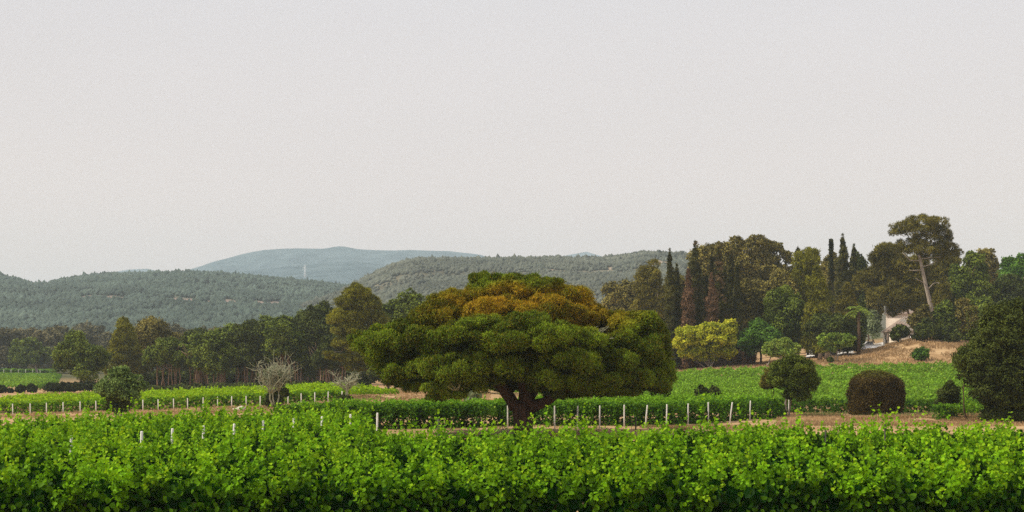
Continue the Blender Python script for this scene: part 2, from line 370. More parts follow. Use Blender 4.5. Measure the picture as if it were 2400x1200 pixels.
def ico():
    t = (1 + 5 ** .5) / 2
    v = norm(np.array([(-1, t, 0), (1, t, 0), (-1, -t, 0), (1, -t, 0), (0, -1, t), (0, 1, t), (0, -1, -t), (0, 1, -t), (t, 0, -1), (t, 0, 1), (-t, 0, -1), (-t, 0, 1)], float))
    f = np.array([(0, 11, 5), (0, 5, 1), (0, 1, 7), (0, 7, 10), (0, 10, 11), (1, 5, 9), (5, 11, 4), (11, 10, 2), (10, 7, 6), (7, 1, 8), (3, 9, 4), (3, 4, 2), (3, 2, 6), (3, 6, 8), (3, 8, 9), (4, 9, 5), (2, 4, 11), (6, 2, 10), (8, 6, 7), (9, 8, 1)])
    return v, f
IV, IF = ico()
OV = np.array([(1, 0, 0), (-1, 0, 0), (0, 1, 0), (0, -1, 0), (0, 0, 1), (0, 0, -1)], float)
OF = np.array([(0, 2, 4), (2, 1, 4), (1, 3, 4), (3, 0, 4), (2, 0, 5), (1, 2, 5), (3, 1, 5), (0, 3, 5)])
def tree_cover(name, h, px0, px1, Y0, Y1, n, r0, r1, mat, label, gap=None):
    px = rng.uniform(px0, px1, n); Y = Y0 + (Y1 - Y0) * rng.random(n) ** .8
    x = (px - 1200) / F * Y; z = h.z(px, Y)
    keep = fbm(x / 45, Y / 45, 77) + rng.normal(0, .1, n) > .40
    if gap is not None: keep &= gap(px, Y, z) < .25
    px, Y, x, z = px[keep], Y[keep], x[keep], z[keep]; n = len(px)
    r = rng.uniform(r0, r1, n) * (1 + .5 * (rng.random(n) > .95))
    th = rng.uniform(0, 6.28, n); c_, s_ = np.cos(th)[:, None], np.sin(th)[:, None]
    W_ = OV[None] + rng.normal(0, .22, (n, 6, 3)); W_ = np.stack([W_[..., 0] * c_ - W_[..., 1] * s_, W_[..., 0] * s_ + W_[..., 1] * c_, W_[..., 2] * 1.05], -1)
    V = W_ * r[:, None, None] + np.stack([x, Y, z + r * .5], 1)[:, None]
    I = (OF.ravel()[None] + (np.arange(n) * 6)[:, None]).ravel()
    tnt = np.clip(fbm(x / 60, Y / 60, 55) * .8 - .1 + rng.random(n) * .5, 0, 1)
    o = mesh_np(name, V.reshape(-1, 3), I, np.full(n * 8, 3), mat, tint=np.repeat(tnt, 6))
    return tag(o, label, None, None, 'stuff')
tree_cover('woodland', left_hill, -150, 1000, 900, 1990, 95000, 1.5, 3.3, M['hill_l'], 'green woodland covering the left hill below the sky', rocky)['category'] = 'woodland'
tree_cover('woodland', right_hill, 480, 1900, 930, 1560, 80000, 1.1, 2.5, M['hill_r'], 'grey green scrub woodland covering the hill behind the big pine', rocky2)['category'] = 'woodland'

# ------------------------------------------------------------------ crowns
def crown(G, masses, Y, cr_=0.9, leaf=None, dens=1.0, needle=False, alt=None, flat=0.0, fill=True, updir=0.35, cover=1.0, pads=False, ragged=.55):
    """masses: (x, y, z, rx, ry, rz) ellipsoids in metres; fills G with clumps of leaves"""
    leaf = leaf or max(.10, .00150 * Y)
    out_c = []
    for (x, y, z, rx, ry, rz) in masses:
        area = 4 * np.pi * (((rx * ry) ** 1.6 + (rx * rz) ** 1.6 + (ry * rz) ** 1.6) / 3) ** (1 / 1.6)
        c = min(cr_, .75 * min(rx, rz)); n = max(5, int(cover * area / (c * c * 2.6)))
        k = np.arange(n) + .5; ph = np.arccos(1 - 2 * k / n); th = np.pi * (1 + 5 ** .5) * k + rng.random() * 6
        d = np.stack([np.cos(th) * np.sin(ph), np.sin(th) * np.sin(ph), np.cos(ph)], 1) + rng.normal(0, .16, (n, 3)); d = norm(d)
        keep = (d[:, 2] > -.55) | (rng.random(n) < .35)
        if pads: keep = (d[:, 2] > -.5)
        d = d[keep]; n = len(d); mt_ = rng.uniform(-.22, .22)
        rad = rng.uniform(.62, 1.10, n)[:, None]
        C = np.array([x, y, z]) + d * np.maximum(np.array([rx, ry, rz]) - c * .55, c * .2) * rad
        cs = c * rng.uniform(.65, 1.3, n); ct = np.clip(rng.random(n) + mt_, 0, 1)
        for q in range(n): out_c.append((C[q], d[q], cs[q], ct[q]))
        if fill:
            m = int(area * 2.0 / (leaf * 3.4) ** 2 * .35) + 8
            dd = norm(rng.normal(size=(m, 3))); Pf = np.array([x, y, z]) + dd * np.array([rx, ry, rz]) * rng.uniform(.3, .72, (m, 1))
            G.leaves(Pf, rng.normal(size=(m, 3)), dd + rng.normal(0, .5, (m, 3)), leaf * 3.4, leaf * 2.6, rng.random(m) * .12, np.zeros(m))  # fill leaves kept near the darkest tint: interior shade put into colour
    if not out_c: return []
    C = np.array([o[0] for o in out_c]); D = np.array([o[1] for o in out_c]); S = np.array([o[2] for o in out_c]); CT = np.array([o[3] for o in out_c])
    la = leaf * leaf * (.22 if needle else .45)
    cnt = (dens * 4 * np.pi * S ** 2 * .62 / la).astype(int) + 3
    cnt = np.where(D[:, 1] > .35, cnt * .5, cnt).astype(int)
    idx = np.repeat(np.arange(len(C)), cnt); N = len(idx)
    d = norm(rng.normal(size=(N, 3)) + D[idx] * .55 + np.array([0, 0, updir]))
    r = S[idx][:, None] * (rng.uniform(.45, 1.0, (N, 1)) ** .6) * rng.uniform(.9, 1.12, (N, 1))
    sq = (np.array([1, 1, .8 - flat * .45]) * rng.uniform(1 - .26 * ragged, 1 + .30 * ragged, (len(C), 3)))[idx]
    f_ = rng.uniform(0, 6.28, (len(C), 3))[idx]
    lump_ = 1 + ragged * (.26 * np.sin(4.2 * d[:, 0] + f_[:, 0]) * np.sin(4.4 * d[:, 1] + 3.5 * d[:, 2] + f_[:, 1]) + .18 * np.sin(7.5 * d[:, 2] + 5 * d[:, 0] + f_[:, 2]))
    stray = np.where(rng.random(N) < .045 * ragged, rng.uniform(1.05, 1.4, N), 1.0)
    P = C[idx] + d * r * sq * (lump_ * stray)[:, None]
    tip = np.clip((r[:, 0] / S[idx] - .8) * 2.2, -.3, .5)      # tips lighter as new growth; clump light-and-dark contrast is put into the tint
    t = np.clip(CT[idx] ** 1.4 * .62 + rng.random(N) * .30 + tip * .5, 0, 1)
    if alt is None: al = np.zeros(N)
    else: al = np.clip(alt(P, CT[idx]), 0, 1)
    if needle:
        ax = rng.normal(size=(N, 3)) * .8 + np.array([0, 0, .7]); nr = d + rng.normal(0, .42, (N, 3)) + np.array([0, 0, .35])
        rad_ = rng.random(N) < .4
        ax = np.where(rad_[:, None], d + rng.normal(0, .3, (N, 3)) + np.array([0, 0, .5]), ax); nr = np.where(rad_[:, None], rng.normal(size=(N, 3)) + np.array([0, 0, .4]), nr)
        G.leaves(P, ax, nr, leaf * rng.uniform(1.2, 2.2, N), leaf * rng.uniform(.22, .40, N), t, al)
    else:
        ax = rng.normal(size=(N, 3)) + np.array([0, 0, -.3]); nr = d + rng.normal(0, .42, (N, 3)) + np.array([0, 0, .35])
        G.leaves(P, ax, nr, leaf * rng.uniform(.8, 1.3, N), leaf * rng.uniform(.6, 1.0, N), t, al)
    return out_c

def limb(G, a, b, r0, r1, bend=.15, n=6, sides=6, jit=.06):
    a = np.asarray(a, float); b = np.asarray(b, float); L = np.linalg.norm(b - a); t = np.linspace(0, 1, n)[:, None]
    off = rng.normal(0, bend * L, 3) * np.array([1, 1, .4])
    p = a + (b - a) * t + off * np.sin(t * np.pi) + rng.normal(0, L * .012, (n, 3)) * (t > 0)
    G.tube(p, r0 + (r1 - r0) * t[:, 0], sides, jit)
    return p

NREP = {}
def tree(label, cat, Y, pl, pr, pt, pb, kind='round', mat='mid', bark='darkbark', name='tree', trunks=1, seed=None, depth=None,
         cr_=None, dens=1.0, group=None, tw=None, lean=0, leaf=None, alt=None, cover=1.0, base_px=None):
    """pl..pr, pt..pb: the crown's extent in the photograph; trunk stands on the terrain at distance Y"""
    pc = (pl + pr) / 2; bx = base_px if base_px is not None else pc
    x0, z0 = gnd(bx, Y); xc = px2x(pc, Y); W = (pr - pl) / F * Y / 2; zt = py2z(pt, Y); zb = max(py2z(pb, Y), z0 + .02)
    H = zt - zb; Dp = depth if depth else W
    root = empty(name, (x0, Y, z0), label, cat, group)
    G = Geo(); ms = []
    c = cr_ or max(.35, min(W, H) * .22)
    if kind == 'round':
        n = max(4, int(6 * max(1, H / max(W, .1) * .8)))
        ms.append((xc, Y, zb + H * .52, W * .70, Dp * .70, H * .42))
        for k in range(n):
            a = rng.uniform(0, 2 * np.pi) if k > 2 else (-1.9, -1.1, -2.6)[k]; h = rng.uniform(.22, .80); w_ = math.sqrt(max(0, 1 - (2 * h - 1) ** 2)) * .58 + .06
            s_ = rng.uniform(.30, .42)
            ms.append((xc + math.cos(a) * W * w_, Y + math.sin(a) * Dp * w_, zb + H * (h * .92 + .03), W * s_, Dp * s_, H * s_ * .62))
        ms.append((xc + rng.uniform(-.2, .2) * W, Y, zt - H * .16, W * .38, Dp * .38, H * .16))
        ms.append((pl and xc - W * .68, Y - .1, zb + H * .42, W * .32, Dp * .35, H * .22)); ms.append((xc + W * .68, Y - .1, zb + H * .48, W * .32, Dp * .35, H * .22))
    elif kind == 'cone':
        n = 9
        for k in range(n):
            h = (k + .5) / n; w_ = (1 - h) ** .75 * .9 + .12
            ms.append((xc + rng.uniform(-.08, .08) * W, Y, zb + H * h, W * w_ * .75, Dp * w_ * .75, H / n * 1.1))
            for q in range(3):
                a = rng.uniform(0, 6.28); ms.append((xc + math.cos(a) * W * w_ * .6, Y + math.sin(a) * Dp * w_ * .6, zb + H * h - .02 * H, W * w_ * .38, Dp * w_ * .38, H / n * .9))
    elif kind == 'column':
        n = max(6, int(H / (W * 1.3)))
        for k in range(n):
            h = (k + .5) / n; w_ = min(1, (1 - h) * 2.6 + .10) * (.8 if h > .12 else .72)
            ms.append((xc + rng.uniform(-.1, .1) * W, Y, zb + H * h, W * w_, Dp * w_, H / n * 1.25))
        ms.append((xc, Y, zt - H * .03, W * .2, W * .2, H * .05))
    elif kind == 'mound':
        ms.append((xc, Y, zb + H * .40, W * .72, Dp * .72, H * .42))
        for k in range(9):
            a = k / 9 * 6.28 + rng.uniform(-.3, .3); h = rng.uniform(.12, .62); w_ = math.sqrt(max(.05, 1 - h ** 2)) * .66; s_ = rng.uniform(.26, .40)
            ms.append((xc + math.cos(a) * W * w_, Y + math.sin(a) * Dp * w_, zb + H * h, W * s_, Dp * s_, H * s_ * .7))
        ms.append((xc + rng.uniform(-.25, .25) * W, Y, zt - H * .18, W * .36, Dp * .36, H * .18))
    elif kind == 'clip':                       # clipped ball or block
        ms.append((xc, Y, zb + H * .5, W * .98, Dp * .98, H * .52)); ms.append((xc, Y, zb + H * .38, W * .96, Dp * .96, H * .40))
    elif kind == 'spread':                     # broad layered pine
        for k in range(int(10 + W)):
            h = rng.uniform(.08, .9); w_ = math.sqrt(max(0.02, 1 - (max(0, h - .25) / .75) ** 2)) * .70; a = rng.uniform(0, 6.28); q = math.sqrt(rng.random())
            s_ = rng.uniform(.24, .36)
            ms.append((xc + math.cos(a) * W * w_ * q, Y + math.sin(a) * Dp * w_ * q, zb + H * h, W * s_, Dp * s_, H * rng.uniform(.10, .17)))
        ms.append((xc, Y, zb + H * .45, W * .6, Dp * .6, H * .35)); ms.append((xc, Y, zt - H * .12, W * .35, Dp * .35, H * .13))
        ms.append((xc - W * .7, Y, zb + H * .35, W * .3, Dp * .3, H * .14)); ms.append((xc + W * .7, Y, zb + H * .35, W * .3, Dp * .3, H * .14))
    needle = mat in ('pine', 'olivepine', 'goldpine', 'cypress', 'drycypress')
    crown(G, ms, Y, c, leaf, dens, needle, alt=alt, cover=cover, updir=1.0 if kind == 'column' else .35)
    if H > 0:
        B = Geo(); hw = tw or max(.06, W * .06)
        for k in range(trunks):
            bo = 0 if trunks == 1 else rng.uniform(-.28, .28) * W; k1, k2 = .7, 1.8
            if trunks > 5: bo = rng.uniform(-.75, .75) * W; k1, k2 = 1.0, 1.0       # a clump of separate upright stems
            top = (xc + bo * k2 + rng.uniform(-.1, .1) * W, Y + rng.uniform(-.2, .2) * W, zb + H * .55)
            p = limb(B, (x0 + bo * k1, Y + rng.uniform(-.15, .15) * W * (trunks > 1), z0 - .15), top, hw, hw * .45, .04, 7)
            for q in range(3):
                a = rng.uniform(0, 6.28)
                limb(B, p[3 + q], (xc + bo + math.cos(a) * W * .6, Y + math.sin(a) * Dp * .6, zb + H * rng.uniform(.4, .8)), hw * .5, hw * .15, .08, 5, 5)
        B.build('trunk', M[bark], root)
    G.build('crown', M[mat], root)
    return root

def bush(label, Y, pl, pr, pt, pb, mat='dark', kind='mound', name='bush', cat='bush', group=None, **k):
    """a shrub whose foliage reaches the ground at pb"""
    return tree(label, cat, Y, pl, pr, pt, pb, kind, mat, name=name, group=group, **k)
#SPLIT1
# ------------------------------------------------------------------ the big umbrella pine
def mpx(lst, Y0):
    """(px, py, dY, rx px, ry px, depth radius m) -> masses in metres"""
    r = []
    for px, py, dY, rx, ry, rd in lst:
        Y = Y0 + dY; s_ = Y / F
        r.append((px2x(px, Y), Y, py2z(py, Y), rx * s_, rd, ry * s_))
    return r
def big_pine():
    Y0 = 88.0; x0, z0 = gnd(1226, Y0); s_ = Y0 / F
    root = empty('umbrella_pine', (x0, Y0, z0), 'huge umbrella pine with a broad crown, orange near the top, on a thick forked trunk', 'tree')
    ms = mpx([
        # upper dome, stands behind
        (1210, 775, 2.0, 205, 118, 5.2), (1105, 745, 1.5, 95, 72, 3.0), (1330, 755, 1.5, 98, 80, 3.0), (1150, 690, 2, 70, 42, 2.4), (1240, 682, 1.5, 75, 44, 2.4), (1330, 705, 2, 65, 44, 2.2),
        (1065, 715, 1.0, 58, 45, 2), (1385, 745, 1.0, 50, 55, 1.8), (1030, 735, .5, 45, 45, 1.6), (1200, 662, 2, 60, 24, 2), (1275, 672, 2, 55, 24, 2), (1125, 655, 2, 36, 20, 1.4), (1180, 740, -1.4, 90, 50, 2.0), (1290, 740, -1.6, 90, 50, 2.0),
        # left skirt
        (905, 812, 0, 82, 58, 3.2), (868, 800, -.5, 46, 36, 1.6), (955, 775, -.6, 58, 36, 2), (1000, 810, -2, 80, 72, 3), (1010, 745, -1, 50, 42, 2), (945, 870, -1.2, 58, 42, 2.2), (905, 850, -.6, 46, 34, 1.6), (975, 905, -1.5, 42, 26, 1.5),
        (1045, 870, -4, 75, 52, 2.4), (1035, 912, -3.6, 45, 26, 1.5), (1090, 905, -3, 52, 24, 1.6), (1005, 860, -3.6, 46, 36, 1.5),
        # front pads
        (1110, 790, -4.2, 85, 50, 2.6), (1135, 765, -4.6, 60, 28, 1.8), (1190, 800, -5.2, 80, 52, 2.6), (1240, 760, -5.2, 62, 32, 1.8), (1285, 795, -5.4, 70, 48, 2.4), (1195, 865, -5.4, 46, 36, 1.4), (1130, 850, -4.6, 60, 38, 1.6),
        (1330, 850, -5.2, 72, 44, 2.2), (1275, 880, -5.2, 40, 34, 1.3), (1375, 870, -4.8, 50, 34, 1.6), (1385, 800, -4, 42, 32, 1.5), (1340, 800, -4.8, 50, 34, 1.6),
        # right skirt
        (1480, 768, .8, 66, 40, 2.6), (1500, 745, 1, 42, 20, 1.5), (1450, 752, .6, 38, 26, 1.4), (1500, 830, -.4, 64, 48, 3), (1460, 800, -2.2, 44, 30, 1.6), (1440, 845, -3, 54, 34, 1.8), (1530, 800, 0, 38, 40, 1.8), (1540, 865, .4, 34, 50, 2.2), (1470, 885, -2.6, 62, 34, 2), (1410, 895, -3.6, 62, 26, 1.8), (1500, 900, -.6, 58, 26, 2),
        (1000, 905, -2.2, 42, 20, 1.5), (1062, 928, -3.4, 38, 15, 1.3), (935, 895, -1, 40, 20, 1.6), (1025, 930, -2.8, 26, 14, 1.1), (1560, 880, .6, 20, 34, 1.4), (1440, 920, -2, 50, 16, 1.5),
        (1280, 908, -1.6, 50, 20, 1.5), (1310, 925, .5, 44, 16, 1.4), (1180, 892, 1.6, 46, 20, 1.5), (1225, 892, 1.8, 50, 24, 1.6), (1330, 898, -4.2, 60, 22, 1.6), (1190, 905, 2.5, 60, 20, 1.6), (1345, 922, 1.5, 50, 16, 1.6), (1235, 880, -3.5, 60, 26, 1.6), (1400, 912, -2.6, 66, 22, 1.8), (1140, 893, -3.2, 44, 20, 1.3), (1275, 905, 2.5, 60, 22, 2.0), (1450, 915, -1, 60, 22, 2), (1540, 905, -.2, 36, 24, 1.6),
        # back of the crown
        (1080, 820, 5, 130, 75, 3.2), (1300, 830, 5.5, 150, 80, 3.2), (1450, 830, 4, 90, 60, 3), (980, 830, 4, 100, 55, 3),
        # roof of the underside
        (1230, 850, 0, 190, 42, 5), (1080, 865, 0, 110, 40, 4), (1420, 865, 0, 110, 40, 4)], Y0)
    G = Geo()
    def amber(P, ct):
        """yellowed needles fill the lower half of the upper dome"""
        px = 1200 + (P[:, 0]) / Y0 * F; py = HZ - (P[:, 2] - CAMH) / Y0 * F
        d = ((px - 1235) / 250) ** 2 + ((py - 725) / 80) ** 2
        a = np.clip(1.05 - .75 * d, 0, 1) * np.clip((py - 652 + 14 * np.sin(px / 23)) / 26, .12, 1) * np.clip((P[:, 1] - (Y0 - 5.0)) / 2.5, 0, 1)
        return a * np.clip(.22 + ct * .85 + rng.normal(0, .28, len(P)), 0, 1) + (rng.random(len(P)) < .25) * .22
    ms = [(x, y, z, rx * .93, ry * .95, rz * .86) for (x, y, z, rx, ry, rz) in ms]
    crown(G, ms, Y0, .60, .125, 1.0, True, alt=amber, flat=.05, updir=.8, cover=.85, pads=True, ragged=.3)
    G.build('crown', M['pine'], root)
    T = Geo(); T2 = Geo()
    def pt(px, py, dY=0): return (px2x(px, Y0 + dY), Y0 + dY, py2z(py, Y0 + dY))
    # trunk with flared foot, then forked limbs
    a = np.array([pt(1228, 1036), pt(1228, 1020), pt(1226, 1000), pt(1225, 980), pt(1222, 962), pt(1220, 945)])
    T.tube(a, [.85, .70, .60, .56, .58, .62], 18, .045)
    limb(T, pt(1208, 955), pt(1165, 893, -.5), .42, .28, .03, 6, 12, .05); limb(T, pt(1168, 897, -.5), pt(1080, 850, -1.5), .40, .16, .08, 7, 8)
    limb(T, pt(1236, 956), pt(1222, 850, .3), .46, .30, .02, 6, 12, .05); limb(T, pt(1222, 860, .3), pt(1200, 740, 1), .36, .12, .05, 7, 8)
    limb(T, pt(1240, 958), pt(1320, 915, -.4), .38, .24, .03, 6, 12, .05); limb(T, pt(1315, 917, -.4), pt(1450, 868, -.5), .33, .10, .06, 7, 8)
    limb(T, pt(1230, 950, .4), pt(1290, 860, 1.5), .34, .22, .04, 6, 10); limb(T, pt(1285, 868, 1.5), pt(1350, 770, 1.5), .26, .08, .06, 6, 7)
    limb(T, pt(1166, 893, -.5), pt(1120, 820, 1), .28, .1, .06, 6, 7); limb(T, pt(1150, 882, -.8), pt(1000, 880, -2), .2, .07, .06, 6, 6)
    limb(T, pt(1225, 880, 0), pt(1190, 880, -3.6), .2, .1, .06, 5, 6); limb(T, pt(1235, 890, 0), pt(1300, 870, -3.8), .2, .1, .06, 5, 6)
    for k in range(26):       # outer twigs and small limbs reaching through the pads
        m_ = ms[rng.integers(0, len(ms))]; m_ = m_ if m_[2] > py2z(850, Y0) else ms[0]; q = np.array(pt(1225, 860, 0)); e_ = np.array(m_[:3]) + rng.normal(0, .4, 3); limb(T, q, e_, .12, .03, .07, 8, 5)
    T.build('trunk', M['bark'], root, smooth=False)
    D = Geo()
    for k in range(16):
        p0 = np.array(pt(1376 + rng.uniform(-10, 10), 792 + rng.uniform(-14, 6), -2.4))
        p1 = np.array(pt(rng.uniform(1392, 1432), rng.uniform(760, 812), -3.2 + rng.uniform(-.5, .9)))
        limb(D, p0, p1, .022, .008, .22, 6, 5)
    D.build('dead_branches', M['twig'], root); D = Geo()
    for k in range(9):
        limb(D, pt(1068 + rng.uniform(-8, 8), 915, -4.6), pt(rng.uniform(1040, 1085), rng.uniform(895, 925), -5.2), .025, .01, .15, 5, 5)
    D.build('dead_branches', M['twig'], root)
big_pine()

# ------------------------------------------------------------------ left side trees and plants
pines, cyps = 'trees of the wood behind the left field', 'cypresses on the right slope'
tree('grey-green tree with a leaning trunk beside the far vine rows at left', 'tree', 500, 22, 118, 790, 868, 'round', 'mid', 'palebark', trunks=1, base_px=92, tw=.5, cover=.8)
tree('dense round dark evergreen standing over the clipped dark hedge at left', 'tree', 285, 122, 262, 778, 896, 'mound', 'mid', cr_=1.3)
tree('golden olive pine with one long sloping side, behind the bushy tree at left', 'tree', 300, 232, 350, 752, 872, 'cone', 'goldpine', name='pine_tree', cr_=1.4)
tree('broad green oak crown rising just behind the golden sloping pine', 'tree', 315, 292, 425, 742, 868, 'round', 'oak', name='oak_tree', cr_=1.6)
belt = [(352, 462, 790, 876, 'mid', 292, 'first'), (415, 500, 772, 872, 'dark', 300, 'second'), (452, 545, 776, 878, 'mid', 288, 'third'), (505, 590, 760, 876, 'mid', 296, 'fourth'),
        (548, 632, 752, 878, 'dark', 290, 'fifth'), (590, 672, 742, 880, 'mid', 298, 'sixth'), (632, 712, 738, 876, 'mid', 288, 'seventh'), (668, 758, 726, 880, 'dark', 296, 'eighth'), (718, 800, 708, 880, 'dark', 290, 'ninth'),
        (752, 812, 780, 888, 'dark', 282, 'tenth')]
for (a, b, t_, p_, mt, Y, nm) in belt:
    tree(f'bushy evergreen with thin stems, {nm} from the left in the belt behind the lit field', 'tree', Y, a - 14, b + 14, t_, p_ + 4, 'round', mt, 'redbark', trunks=10, cr_=1.15, group=pines, tw=.16, depth=5)
def feathery_pine():
    Y0 = 240; x0, z0 = gnd(866, Y0); root = empty('pine_tree', (x0, Y0, z0), 'tall feathery gold-green pine rising behind the left shoulder of the big pine', 'tree')
    G = Geo(); ms = mpx([(835, 690, 0, 34, 22, 2.4), (815, 715, 0, 30, 20, 2.2), (862, 715, 0, 32, 22, 2.4), (800, 745, -.5, 34, 18, 2.4), (842, 745, 0, 40, 24, 3), (880, 750, 0, 30, 22, 2.4), (812, 775, -1, 36, 18, 2.6), (860, 785, 0, 44, 24, 3),
        (805, 805, -1.4, 30, 12, 2), (850, 815, -1, 44, 18, 3), (790, 836, -1.6, 28, 7, 1.4), (825, 842, -1.4, 34, 9, 2), (865, 845, -1, 34, 12, 2.4), (770, 828, -1.8, 14, 4, 1), (838, 862, -.8, 30, 8, 1.8), (835, 672, 0, 14, 8, 1.2)], Y0)
    crown(G, ms, Y0, .95, .34, .9, True, cover=1.1, fill=True); G.build('crown', M['goldpine'], root); T = Geo()
    top = (px2x(838, Y0), Y0, py2z(700, Y0)); p = limb(T, (x0, Y0, z0 - .2), top, .42, .12, .04, 9)
    for m_ in ms[3:14]: limb(T, p[rng.integers(3, 8)], m_[:3], .12, .04, .05, 5, 5)
    T.build('trunk', M['palebark'], root)
feathery_pine()
tree('green broadleaf tree between the feathery pine and the big pine', 'tree', 275, 878, 960, 698, 860, 'round', 'mid', cr_=1.2)
tree('small-topped green tree just left of the big pine dome', 'tree', 290, 925, 1003, 677, 850, 'round', 'mid', cr_=1.1)
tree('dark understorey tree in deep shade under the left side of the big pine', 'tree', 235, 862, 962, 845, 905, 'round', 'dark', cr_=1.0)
bush('round dark bush on the bare soil beside a pale slanting stem', 225, 828, 872, 884, 918, 'hedge', cr_=.5)
tree('green tree seen under the big pine, left of its trunk', 'tree', 210, 1085, 1190, 868, 935, 'round', 'mid', cr_=.8)
bush('pale grey-green bush at the end of the bare soil under the big pine', 150, 1085, 1132, 908, 948, 'silver', cr_=.35, dens=.7)
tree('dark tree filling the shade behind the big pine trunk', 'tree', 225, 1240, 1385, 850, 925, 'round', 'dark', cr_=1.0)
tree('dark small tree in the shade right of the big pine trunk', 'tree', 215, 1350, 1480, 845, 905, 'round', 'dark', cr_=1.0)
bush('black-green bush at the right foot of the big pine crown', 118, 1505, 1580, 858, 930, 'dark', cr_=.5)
# little trees standing on the path verge
t1 = tree('bushy small tree with ivy-dark base beside the path at left', 'tree', 126, 214, 352, 858, 945, 'mound', 'bushy', 'palebark', trunks=4, cr_=.5, dens=.7, tw=.08, cover=.8)
def extra(root, name, mat, ms, Y, **k):
    G = Geo(); crown(G, ms, Y, **k); return G.build(name, M[mat], root)
extra(t1, 'ivy', 'dark', mpx([(275, 932, -.4, 32, 26, 1.2), (278, 952, -.3, 32, 20, 1.2), (268, 915, -.2, 20, 16, .9)], 126), 126, cr_=.45, leaf=.16)
t2 = tree('thin half-bare tree with pale twigs over a dark ivy base, beside the path', 'tree', 142, 612, 682, 856, 915, 'round', 'silver', 'twig', trunks=3, cr_=.35, dens=.12, cover=.7, leaf=.11, tw=.06)
extra(t2, 'ivy', 'dark', mpx([(642, 942, 0, 20, 15, .9), (660, 922, .1, 22, 12, .8), (640, 928, 0, 14, 10, .7)], 142), 142, cr_=.4, leaf=.18)
def bare_tree(label, Y, px, py_top, wpx, n, mat='twig', name='bare_tree', r=.07, lvl=3, parent=None, stems=3, fork=.45):
    x0, z0 = gnd(px, Y); root = parent or empty(name, (x0, Y, z0), label, 'tree')
    zt = py2z(py_top, Y); W = wpx / F * Y / 2; G = Geo(); H = zt - z0
    for k in range(stems):
        b = (x0 + rng.uniform(-.15, .15) * W, Y + rng.uniform(-.2, .2), z0 - .1); m_ = (x0 + rng.uniform(-.35, .35) * W, Y + rng.uniform(-.3, .3) * W, z0 + H * fork)
        p = limb(G, b, m_, r, r * .7, .05, 5, 6)
        for q in range(n):
            e_ = (x0 + rng.uniform(-1, 1) * W, Y + rng.uniform(-1, 1) * W * .7, z0 + H * rng.uniform(.6, 1.0))
            pp = limb(G, p[-1 - (q % 2)], e_, r * .5, r * .18, .10, 6, 5)
            for s_ in range(lvl):
                c_ = pp[rng.integers(2, 6)]; limb(G, c_, c_ + rng.normal(0, .28, 3) * np.array([W, W, H * .35]) + np.array([0, 0, H * .06]), r * .2, r * .1, .12, 4, 4)
    G.build('branches', M[mat], root); return root
bare_tree(None, 141.2, 645, 848, 84, 15, 'twig', parent=t2, lvl=7, r=.10, fork=.45)
bt = bare_tree('leafless little tree with several pale stems at the end of the lit field', 146, 808, 870, 66, 10, 'twig', lvl=5, r=.11, fork=.5)
extra(bt, 'ivy', 'dark', mpx([(808, 936, 0, 16, 10, .7)], 146), 146, cr_=.3, leaf=.15)
bare_tree(None, 126, 272, 868, 60, 4, 'twig', parent=t1, lvl=2, r=.07, fork=.4)
# clipped bushes
bush('half-round black clipped bush cut by the left edge of the photo', 262, -22, 18, 903, 923, 'hedge', 'clip', 'clipped_bush', cr_=.6)
bush('smallest low black clipped bush in the left hedge line', 262, 20, 31, 910, 922, 'hedge', 'clip', 'clipped_bush', cr_=.4)
bush('round black clipped bush, widest ball of the left hedge line', 262, 38, 61, 901, 922, 'hedge', 'clip', 'clipped_bush', cr_=.5)
bush('squarish black clipped bush at the right end of the left hedge line', 262, 64, 87, 901, 922, 'hedge', 'clip', 'clipped_bush', cr_=.4)
hr = empty('hedge', (*(px2x(168, 264),), 264, float(gz(px2x(168, 264), 264))), 'long low black hedge on red soil beneath the round evergreen at left', 'hedge')
extra(hr, 'foliage', 'hedge', mpx([(115 + k * 9, 909 - k * .3, 0, 12, 11, 1.0) for k in range(13)], 264), 264, cr_=.6)
# dark undergrowth of the belt; its taller rear bank is added as backing darkness
ug = Geo()
for k in range(60):
    px = rng.uniform(335, 830); Y = rng.uniform(262, 280); x, z = gnd(px, Y); crown(ug, [(x, Y, z + .2, rng.uniform(1.2, 2.4), 1.2, rng.uniform(.4, .9))], Y, .7, .45, .8, fill=False)
for k in range(100):
    px = rng.uniform(300, 860); Y = rng.uniform(304, 318); x, z = gnd(px, Y); crown(ug, [(x, Y, z + 1.2, rng.uniform(2, 3.4), 1.4, rng.uniform(1.6, 2.8))], Y, 1.2, .55, .8, fill=True)
o = ug.build('undergrowth', M['dark']); tag(o, 'brown-green undergrowth with dark backing at the foot of the tree belt behind the lit field', 'undergrowth', None, 'stuff')
# deep stand behind the belt so that the wood is closed
dw = Geo()
for k in range(120):
    px = rng.uniform(-150, 1150); Y = rng.uniform(560, 820) if px < 420 else rng.uniform(420, 640); x = px2x(px, Y); z = float(gz(x, Y))
    top = py2z(rng.normal(778, 8) if px < 560 else rng.normal(782, 7), Y)
    if px > 760: top = py2z(rng.normal(770, 10), Y)
    H = top - z; W = rng.uniform(4, 8)
    crown(dw, [(x, Y, top - H * .22, W, W, H * .22), (x + rng.uniform(-3, 3), Y - 2, z + H * .38, W * 1.1, W, H * .36)], Y, 2.0, Y * .0019, .8, fill=True)
o = dw.build('distant_wood', M['scrub']); tag(o, 'brownish green distant wood below the left hill', 'wood', None, 'stuff')

